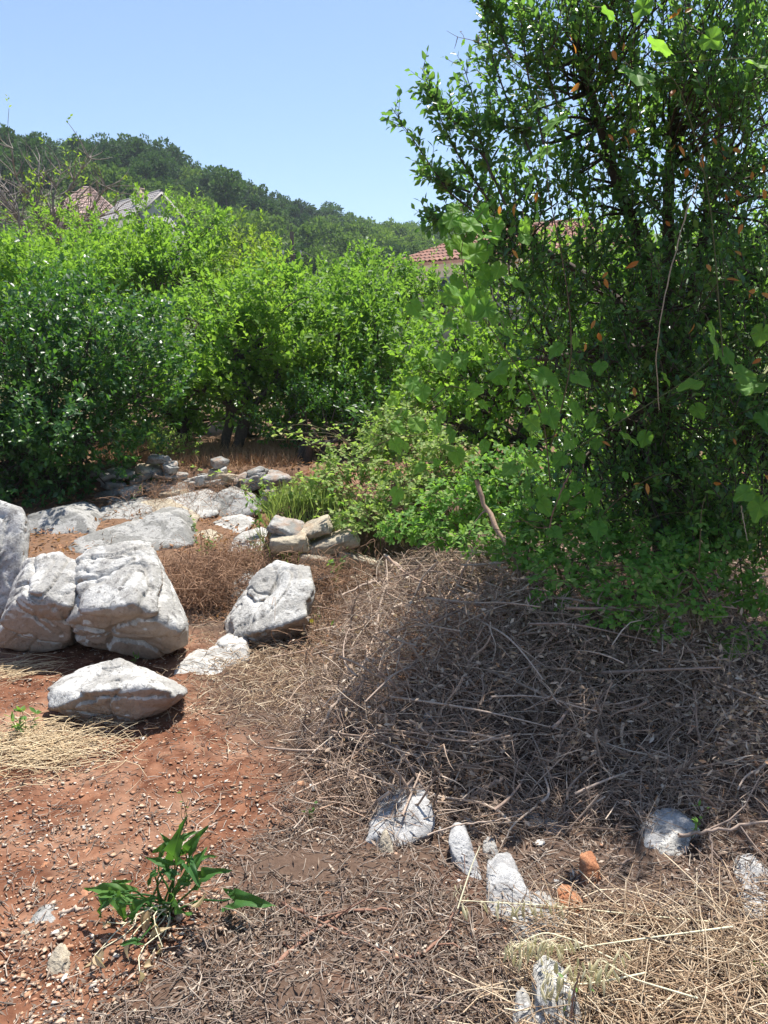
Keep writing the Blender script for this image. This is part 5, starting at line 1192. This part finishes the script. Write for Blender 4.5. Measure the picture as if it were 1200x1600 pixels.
def vine():
    g = rgen(43); b = np.array([pix(800, 800, 3.9)[0], 3.9, 0]); b[2] = float(hgt(b[0], b[1]))
    t = tag(empty('climbing_vine', b), 'climbing vine with broad heart-shaped leaves hanging over the front of the tree', 'vine')
    ms = [vine_leaf_mesh(k) for k in range(5)]
    canes = [((860, 760), (850, 640), (800, 560), (735, 470), (715, 380), (755, 330)), ((860, 700), (900, 560), (880, 400), (850, 280), (860, 180), (840, 120), (760, 70)), ((900, 700), (1000, 640), (1080, 590), (1130, 540), (1180, 520)),
             ((760, 620), (700, 600), (660, 640), (630, 660)), ((1130, 560), (1110, 300), (1060, 120), (1000, 100), (1180, 90))]
    A = Acc()
    for c in canes:
        P = np.array([pix(x, y, 3.35 + g.uniform(-.06, .06)) for x, y in c]); m = len(P); tt = np.linspace(0, m - 1, 24); q = np.stack([np.interp(tt, np.arange(m), P[:, a]) for a in range(3)], -1)
        for _ in range(3): q[1:-1] = (q[:-2] + 2 * q[1:-1] + q[2:]) / 4
        A.add(*tubes(q[None], np.linspace(.003, .0012, 24)[None], 5))
    # tendrils at the top
    for c in (((760, 70), (735, 62), (715, 58), (698, 48)), ((715, 58), (712, 70), (710, 76)), ((745, 66), (760, 55), (768, 48))):
        P = np.array([pix(x, y, 3.3) for x, y in c]); tt = np.linspace(0, len(P) - 1, 9); q = np.stack([np.interp(tt, np.arange(len(P)), P[:, a]) for a in range(3)], -1); A.add(*tubes(q[None], np.linspace(.0016, .0006, 9)[None], 4))
    A.build('cane', M['cane'], t, True)
    big = [(995, 115, 60), (1030, 72, 46), (1016, 140, 34), (870, 188, 42), (846, 240, 46), (828, 290, 36), (843, 162, 26), (755, 72, 20), (752, 62, 16), (724, 66, 10), (1185, 100, 42), (1115, 525, 58), (1082, 600, 40), (1135, 555, 34), (1172, 605, 50), (1160, 585, 40), (1040, 590, 26), (850, 588, 48), (785, 575, 46), (800, 600, 40), (905, 590, 34),
           (980, 682, 34), (1008, 683, 28), (938, 572, 26), (900, 640, 34), (890, 690, 30), (955, 640, 28), (735, 350, 40), (752, 330, 30), (720, 380, 42), (745, 395, 44), (765, 370, 34), (712, 455, 46), (735, 470, 44), (700, 460, 34), (760, 480, 38), (700, 500, 30), (730, 510, 34), (720, 340, 24), (775, 350, 30),
           (690, 560, 34), (720, 560, 30), (660, 610, 30), (630, 650, 34), (650, 660, 30), (620, 665, 26), (690, 650, 28), (700, 700, 30), (740, 610, 26), (800, 730, 36), (830, 720, 30), (850, 790, 30), (900, 800, 30), (860, 650, 34), (830, 660, 30), (1195, 655, 40), (1188, 790, 46), (1165, 770, 34), (805, 440, 34), (780, 420, 30), (950, 20, 30), (1110, 60, 36), (840, 330, 30), (820, 350, 26), (795, 520, 28), (870, 545, 30), (1005, 10, 34), (760, 545, 30), (925, 655, 30), (1190, 520, 34), (935, 825, 34), (1090, 640, 28)]
    for k, (px, py, w) in enumerate(big):
        d = 3.3 + g.uniform(-.22, .22); s = w * d / FOC * .88
        dirv = unit(np.array([g.normal() * .6, -.2 + g.normal() * .4, -1 + abs(g.normal()) * .5])); nrm = unit(np.array([g.normal() * .8, -.6 + g.normal() * .35, .75 + g.normal() * .4]))
        p = pix(px, py, d) - dirv * s * .45
        lf = place_leaf(t, ms[k % 5], p, dirv, nrm, s * 1.08)
        q = curve(p, p + np.array([g.normal() * .02, .06, .05]), 5, g, .1)
        stalk = mesh_of('stalk', *[tubes(q[None], np.full((1, 5), .0011), 4)[0] - base_of(t), tubes(q[None], np.full((1, 5), .0011), 4)[1]], M['cane']); obj('stalk', stalk, t)
    n = 110
    for k in range(n):
        c = [(730, 440, 45, 60), (660, 640, 40, 40), (820, 620, 60, 60), (870, 740, 50, 50), (740, 360, 40, 30)][k % 5]
        px, py = c[0] + g.normal() * c[2], c[1] + g.normal() * c[3]; d = 3.55 + g.uniform(-.2, .35); s = g.uniform(13, 30) * d / FOC
        px = max(px, 700) if py < 430 else px
        dirv = unit(np.array([g.normal() * .5, -.2 + g.normal() * .3, -1 + abs(g.normal()) * .5]))
        place_leaf(t, ms[k % 5], pix(px, py, d), dirv, unit(np.array([g.normal() * .6, -.7, .7])), s)
vine()

# dead hanging stem crossing the tree, and a reddish dead stalk by the brambles
branch('long pale dead vine stem hanging slantwise in front of the tree', ((1090, 285, 3.2), (1070, 340, 3.2), (1045, 430, 3.2), (1030, 510, 3.2), (1025, 560, 3.25), (1030, 640, 3.3)), .003, .002, 'deadvine', 0, 5, 26, cat='vine stem', name='hanging_vine')
branch('reddish dead stalk leaning among the brambles right of centre', ((893, 735, 3.6), (878, 765, 3.55), (865, 795, 3.5), (855, 840, 3.45)), .004, .003, 'redbranch', 1, 6, cat='stalk', name='dead_stalk')
branch('short pale broken stem hanging at the right edge', ((1158, 790, 3.3), (1162, 815, 3.3), (1168, 845, 3.3)), .003, .002, 'deadvine', 0, 7, cat='stem', name='broken_twig')

# ------------------------------------------------------------------ brambles
def bramble(label, base, mounds, mat, seed, dens=1.0, L=.034, group=None, extra_canes=10, singles=40, cane_pts=None):
    """arching canes with leaves of three leaflets over a mound"""
    g = rgen(seed); t = tag(empty('bramble_bush', base), label, 'bramble', group)
    A = Acc(); LV = []; LVd = []; LVn = []
    for c, r in mounds:
        c = np.asarray(c); r = np.asarray(r)
        n = int(300 * dens * (r[0] * r[2]) / .1)
        d = rdir(g, n); d[:, 1] = -np.abs(d[:, 1]) * .9 + .25 * g.normal(size=n); d[:, 2] = np.abs(d[:, 2]) * 1.0 - .25; d = unit(d)
        P = c + d * r * (g.uniform(.3, 1, (n, 1)) ** .45) * (1 + .25 * perlin(d * 2.5 + seed))[:, None]
        P[:, 2] = np.maximum(P[:, 2], hgt(P[:, 0], P[:, 1]) + .02)
        ax = unit(rdir(g, n) * .7 + d * .6 + [0, 0, .3])
        up = unit(d * .5 + [0, -.15, .8] + g.normal(size=(n, 3)) * .35)
        side = unit(np.cross(ax, up))
        for k, (s, f) in enumerate(((0, 1.0), (1, .25), (-1, .25))):
            LV.append(P + ax * L * .25 * (k == 0)); LVd.append(unit(ax * f + side * s * .95)); LVn.append(up)
        # petioles/canes
        m = n // 9; i = g.integers(0, n, m); src = c + (P[i] - c) * .25 - [0, 0, .1]; u = np.linspace(0, 1, 6)[None, :, None]
        q = src[:, None] + (P[i] - src)[:, None] * u + np.array([0, 0, .07]) * np.sin(np.pi * u); A.add(*tubes(q, np.broadcast_to(np.linspace(.003, .0012, 6), (m, 6)), 4))
    for k in range(extra_canes):
        c, r = mounds[g.integers(0, len(mounds))]; a = np.asarray(c) + g.normal(size=3) * np.asarray(r) * .4; e = a + np.array([g.normal() * .35, -abs(g.normal()) * .15, g.uniform(.1, .35)])
        q = curve(a, e, 9, g, .05, .12); A.add(*tubes(q[None], np.linspace(.0035, .0014, 9)[None], 5))
        for i in range(3, 9):
            ax = unit(rdir(g, 1)[0] + [0, 0, .2]); up = unit(rdir(g, 1)[0] * .5 + [0, 0, 1]); side = unit(np.cross(ax, up))
            for k2, (s, f) in enumerate(((0, 1.0), (1, .25), (-1, .25))):
                LV.append((q[i] + ax * L * .6)[None]); LVd.append(unit(ax * f + side * s * .95)[None]); LVn.append(up[None])
    P = np.concatenate(LV); D = np.concatenate(LVd); N = np.concatenate(LVn); n = len(P); sz = L * g.uniform(.7, 1.25, n)
    A.build('cane', M['cane'], t, True)
    B = Acc(); B.add(*leaves(P, D, N, sz, sz * .68, 'ovate')); tag(B.build('foliage', M[mat], t), kind='stuff')
    return t
def mnd(px, py, d, rx, ry, rd=None): k = d / FOC; return (pix(px, py, d), (rx * k, (rd or rx) * k, ry * k))
bramble('pale green bramble mound above the block wall in mid picture', gbase(600, 6.2),
        [mnd(560, 735, 6.3, 70, 50), mnd(625, 695, 6.5, 65, 70), mnd(500, 775, 6.1, 60, 30), mnd(640, 775, 5.9, 70, 50), mnd(570, 812, 5.7, 60, 32), mnd(690, 740, 6.0, 60, 70), mnd(430, 795, 6.3, 28, 18)], 'pale_bramble', 51, 1.25, .036, extra_canes=80)
bramble('shaded green bramble bank between pale mound and big tree', gbase(760, 5.2),
        [mnd(720, 800, 5.0, 80, 60), mnd(790, 770, 4.8, 80, 80), mnd(860, 820, 4.3, 80, 60), mnd(760, 850, 4.3, 60, 35), mnd(820, 870, 4.0, 60, 40), mnd(690, 840, 4.8, 50, 35), mnd(640, 830, 5.2, 50, 35)], 'bramble_leaf', 52, 1.5, .034, extra_canes=16)
bramble('bright green bramble patch spilling over the brush below the big tree', gbase(960, 3.9),
        [mnd(890, 890, 3.7, 70, 50), mnd(980, 920, 3.5, 80, 55), mnd(1060, 890, 3.6, 80, 50), mnd(960, 965, 3.35, 55, 30), mnd(1090, 950, 3.4, 45, 30), mnd(1010, 860, 3.8, 80, 40), mnd(860, 940, 3.6, 35, 25), mnd(1100, 850, 3.8, 70, 50), mnd(930, 840, 3.9, 60, 50), mnd(1030, 985, 3.3, 40, 20)], 'bramble_leaf', 53, 1.5, .03, extra_canes=14)
bramble('bramble clump at the right edge below the hanging broken stem', gbase(1170, 3.7),
        [mnd(1170, 930, 3.6, 50, 60), mnd(1210, 860, 3.7, 60, 60), mnd(1180, 1000, 3.5, 40, 30), mnd(1130, 1010, 3.45, 30, 25)], 'bramble_leaf', 54, 1.4, .03, extra_canes=8)

def weeds():
    g = rgen(57)
    for px, py, d, n, L, lab, yel in ((320, 845, 6.0, 60, .035, 'small green weed on the flat rocks behind the largest boulder', 0), (300, 815, 6.8, 36, .035, 'tall thin green weed in front of the wide flat slab', 0), (405, 775, 6.6, 60, .06, 'leafy green weed at the left end of the grassy wall top', 0),
                                     (522, 870, 5.2, 40, .05, 'bright green weed sprouting at the right end of the block wall', 0), (540, 975, 4.2, 16, .035, 'lone green sprout in the brush right of the grey-faced boulder', 0), (497, 962, 4.3, 14, .018, 'tiny yellow-flowered weed beside the grey-faced boulder', 1),
                                     (205, 1026, 3.95, 26, .02, 'small weed in the shadow under the largest boulder', 0), (175, 872, 4.25, 8, .02, 'tiny green tuft growing in a crack of the largest boulder', 0), (30, 1118, 3.1, 40, .036, 'green grassy weed at left edge beside the straw', 0), (485, 1268, 2.5, 12, .018, 'small green seedling on the litter in the middle', 0), (290, 1252, 2.5, 10, .014, 'tiny seedling at the edge of the litter', 0),
                                     (1078, 1270, 2.4, 16, .025, 'small green sprout above the arched stone', 0), (690, 1195, 2.85, 12, .02, 'green seedling among the brush sticks at centre', 0), (905, 1522, 1.62, 5, .018, 'yellow-green bud on a thin stem at bottom right', 0), (1180, 1490, 1.85, 12, .03, 'sage-green sprig over the hay at the right edge', 0), (635, 620, 6.0, 12, .04, 'loose pale sprig standing above the bramble mound', 0), (370, 1590, 1.7, 6, .01, 'tiny seedling in the dark soil at the bottom edge', 0)):
        c = pix(px, py, d); gz = float(hgt(c[0], c[1])); b = np.array([c[0], c[1], gz]); sp = L * 1.3
        t = tag(empty('weed', b), lab, 'weed')
        A = Acc(); m = max(3, n // 6); tips = c + g.normal(size=(m, 3)) * sp * [1.2, 1.0, .8]; tips[:, 2] = np.maximum(tips[:, 2], gz + .01)
        u = np.linspace(0, 1, 5)[None, :, None]; q = b + (tips - b)[:, None] * u + g.normal(size=(m, 1, 3)) * .01 * np.sin(np.pi * u)
        A.add(*tubes(q, np.broadcast_to(np.linspace(.0016, .0008, 5), (m, 5)), 4)); A.build('stem', M['cane'], t)
        P = q.reshape(-1, 3)[g.integers(2, 5, n) + 5 * g.integers(0, m, n)]
        B = Acc(); B.add(*leaves(P, unit(rdir(g, n) + [0, -.2, .4]), unit(rdir(g, n) * .6 + [0, -.2, 1]), L * g.uniform(.6, 1.3, n), L * .42 * g.uniform(.7, 1.2, n), 'ovate')); tag(B.build('foliage', M['weed_leaf'], t), kind='stuff')
        if yel:
            C = Acc(); k = 10; an = np.arange(k) / k * 6.28; C.add(*leaves(np.repeat(pix(487, 970, 4.15)[None], k, 0), np.stack([np.cos(an), 0 * an - .2, np.sin(an)], -1), np.tile([0, -1., .4], (k, 1)), np.full(k, .014), np.full(k, .007), 'ovate')); C.build('flower', plain('yellow_petal', (.75, .6, .05), .6, .1), t)
weeds()

# ------------------------------------------------------------------ arum plant in the foreground
def arum():
    g = rgen(47); b = ground_at(258, 1432); t = tag(empty('arum_plant', b), 'green arrow-leaved plant with wilted leaves at its foot, lower left', 'plant')
    arrow = [(-.34, .30), (-.18, .30), (-.02, .22), (.0, .20), (.15, .27), (.3, .26), (.5, .2), (.7, .12), (.88, .05), (1, .004)]
    def arrow_mesh(seed):
        gg = rgen(seed); V = []; F = []
        # two back-pointing lobes and a pointed wavy blade
        rows = [(-.32, .26, .34), (-.16, .12, .36), (-.02, .0, .33), (.14, .0, .30), (.32, .0, .26), (.52, .0, .2), (.72, .0, .125), (.88, .0, .06), (1.0, .0, .006)]
        for s in (-1, 1):
            o = len(V)
            for i, (y, a, w) in enumerate(rows):
                for f in (0, .5, 1.0):
                    x = a + (w - a) * f; z = .24 * x - .3 * y * y * (y > 0) - .15 * (y < 0) + .085 * f * math.sin(i * 2.1 + seed + s); V.append((s * x, y, z))
            F += [(o + i * 3 + j, o + i * 3 + j + 1, o + i * 3 + j + 4, o + i * 3 + j + 3) for i in range(len(rows) - 1) for j in range(2)]
        return V, np.array(F)
    ms = []
    for k in range(4):
        V, F = arrow_mesh(k); ms.append(mesh_of('leaf', np.array(V), [F], M['arum_leaf'], True))
    wil = [blade_mesh('wilted_leaf', M['wilted'], [(0, .02), (.15, .14), (.4, .2), (.65, .16), (.85, .08), (1, .01)], 1.2, .5 + .3 * k) for k in range(2)]
    # attach pixel, tip pixel, distance offset
    L = [((270, 1345), (276, 1285), 0), ((290, 1335), (318, 1290), .03), ((300, 1360), (325, 1318), -.04), ((262, 1352), (222, 1335), -.03), ((250, 1330), (285, 1300), .06), ((310, 1372), (352, 1352), -.05), ((290, 1375), (262, 1385), -.08),
         ((190, 1395), (120, 1380), -.05), ((165, 1405), (140, 1440), -.1), ((205, 1425), (232, 1395), -.12), ((175, 1385), (200, 1372), .0), ((360, 1405), (425, 1408), -.02), ((215, 1470), (180, 1475), -.2), ((270, 1412), (292, 1440), -.12), ((240, 1365), (225, 1390), -.06), ((285, 1310), (305, 1298), .05), ((275, 1330), (250, 1300), .02), ((300, 1345), (340, 1330), .0), ((268, 1365), (240, 1352), -.05), ((295, 1350), (312, 1385), -.07), ((180, 1400), (150, 1395), -.08), ((195, 1400), (225, 1412), -.1), ((185, 1410), (205, 1450), -.14)]
    for k, (a, e, dd) in enumerate(L):
        d = b[1] + dd; p = pix(a[0], a[1], d); q = pix(e[0], e[1], d - .02 + g.normal() * .04); ln = np.linalg.norm(q - p) * .88
        place_leaf(t, ms[k % 4], p, q - p, unit(np.array([g.normal() * .35, -.55, .8])), max(ln, .05), 'leaf', max(ln, .05) * .62)
        st = curve(b + [g.normal() * .02, g.normal() * .02, 0], p, 8, g, .06, .05); add_obj('stalk', *tubes(st[None], np.linspace(.0035, .002, 8)[None], 6), M['arum_leaf'], t, True)
    for px, py, s in ((195, 1440, .05), (232, 1452, .06), (238, 1480, .05), (255, 1500, .05), (160, 1500, .05), (270, 1425, .05), (220, 1545, .04), (170, 1470, .04), (300, 1430, .05), (245, 1465, .05), (225, 1520, .045), (150, 1520, .04), (205, 1505, .04)):
        p = ground_at(px, py) + [0, 0, g.uniform(.015, .06)]; lf = place_leaf(t, wil[g.integers(0, 2)], p, unit(g.normal(size=3) + [0, 0, -.5]), unit(g.normal(size=3) + [0, -.6, .4]), s, 'wilted_leaf', s * 1.2)
        st = curve(b + [0, 0, .01], p, 7, g, .1, .1); st[:, 2] = np.maximum(st[:, 2], hgt(st[:, 0], st[:, 1]) + .004); add_obj('stalk', *tubes(st[None], np.linspace(.0022, .0014, 7)[None], 5), M['palestraw'], t, True)
arum()

# ------------------------------------------------------------------ wild oats lying over the hay
def oats():
    g = rgen(48)
    sp = []
    for k in range(2):
        V, F = [], []; n = 6
        for i, (y, w) in enumerate(((0, .03), (.2, .11), (.45, .15), (.7, .11), (.9, .05), (1, .004))):
            for j in range(n):
                a = j / n * 6.283; V.append((math.cos(a) * w * (1.25 if k else 1), y, math.sin(a) * w * .7 - .06 * y * y))
        F = [(i * n + j, i * n + (j + 1) % n, (i + 1) * n + (j + 1) % n, (i + 1) * n + j) for i in range(5) for j in range(n)]
        sp.append(mesh_of('spikelet', np.array(V), [np.array(F)], M['husk'], True))
    stems = [('long pale oat stalk lying level across the hay, upper of two', ((1130, 1442, 1.98), (1000, 1430, 2.0), (860, 1415, 2.02), (720, 1407, 2.03)), [(x, 1412 + g.uniform(0, 6)) for x in (722, 755, 775, 800, 812, 820, 828, 836, 845, 858, 870, 880)]),
             ('long pale oat stalk lying over the hay, lower of two', ((1145, 1448, 1.86), (1040, 1462, 1.84), (950, 1474, 1.82), (878, 1485, 1.8)), [(x, 1466 + g.uniform(0, 14)) for x in (820, 832, 845, 855, 862, 872, 880, 890, 900, 840, 828, 866)]),
             ('drooping oat head left of the hay below the peaked stone', ((960, 1500, 1.8), (900, 1470, 1.84), (850, 1455, 1.85), (800, 1480, 1.82)), [(x, 1475 + g.uniform(-6, 22)) for x in (800, 806, 815, 825, 836, 790, 845, 850, 812, 828)]),
             ('thick pale oat head lying on the white angular stone', ((1010, 1520, 1.72), (960, 1530, 1.7), (900, 1540, 1.68), (850, 1520, 1.7)), [(x, 1515 + g.uniform(-14, 34)) for x in (845, 855, 865, 875, 885, 895, 905, 915, 925, 935, 870, 890, 910, 860, 880, 900, 930, 850)]),
             ('upright pale straw beside the peaked stone, with one hanging husk', ((715, 1420, 2.04), (728, 1380, 2.1), (738, 1350, 2.14), (750, 1322, 2.18)), [(710, 1420), (722, 1422)]),
             ('oat head resting on hay at the bottom right', ((1090, 1560, 1.64), (1040, 1545, 1.66), (990, 1530, 1.68), (940, 1500, 1.74)), [(x, 1500 + g.uniform(-10, 20)) for x in (930, 940, 948, 956, 964, 972, 935, 950)])]
    for lab, pts, sk in stems:
        P = np.array([pix(*p) for p in pts]); m = len(P); tt = np.linspace(0, m - 1, 14); q = np.stack([np.interp(tt, np.arange(m), P[:, a]) for a in range(3)], -1)
        q[1:-1] = (q[:-2] + 2 * q[1:-1] + q[2:]) / 4; q[:, 2] = np.maximum(q[:, 2], hgt(q[:, 0], q[:, 1]) + .02)
        t = tag(empty('wild_oat', q[0]), lab, 'oat stalk', 'wild oats on the hay')
        add_obj('stem', *tubes(q[None], np.linspace(.0028, .0014, 14)[None], 6), M['palestraw'], t, True)
        d = pts[-1][2] - .05
        for px, py in sk + [(a + g.uniform(-9, 9), b + g.uniform(-8, 10)) for a, b in sk]:
            p = pix(px, py, d + g.uniform(-.03, .03)); i = np.argmin(((q - p) ** 2).sum(-1))
            p[2] = max(p[2], float(hgt(p[0], p[1])) + .025)
            place_leaf(t, sp[g.integers(0, 2)], p, unit(np.array([g.normal() * .4, -.2 + g.normal() * .2, -1])), unit(g.normal(size=3)), *(lambda q: (q, 'spikelet', q * .62))(g.uniform(.028, .044)))
            w = curve(q[i], p, 5, g, .08, .1); add_obj('stalk', *tubes(w[None], np.full((1, 5), .0007), 3), M['palestraw'], t)
oats()

# ------------------------------------------------------------------ the air between here and the hill
def haze():
    m = bpy.data.materials.new('summer_haze'); m.use_nodes = True; nt = m.node_tree; nt.nodes.remove(nt.nodes['Principled BSDF'])
    v = nt.nodes.new('ShaderNodeVolumePrincipled'); v.inputs['Color'].default_value = (0.80, 0.88, 1.0, 1); v.inputs['Density'].default_value = 0.0005
    nt.links.new(v.outputs[0], nt.nodes['Material Output'].inputs['Volume'])
    A = Acc(); box(A, (0, 150, 35), np.array([900., 0, 0]), np.array([0, 950., 0]), np.array([0, 0, 62.]))
    tag(A.build('haze', m), 'thin blue summer haze over the far hill', 'haze', kind='stuff')
haze()
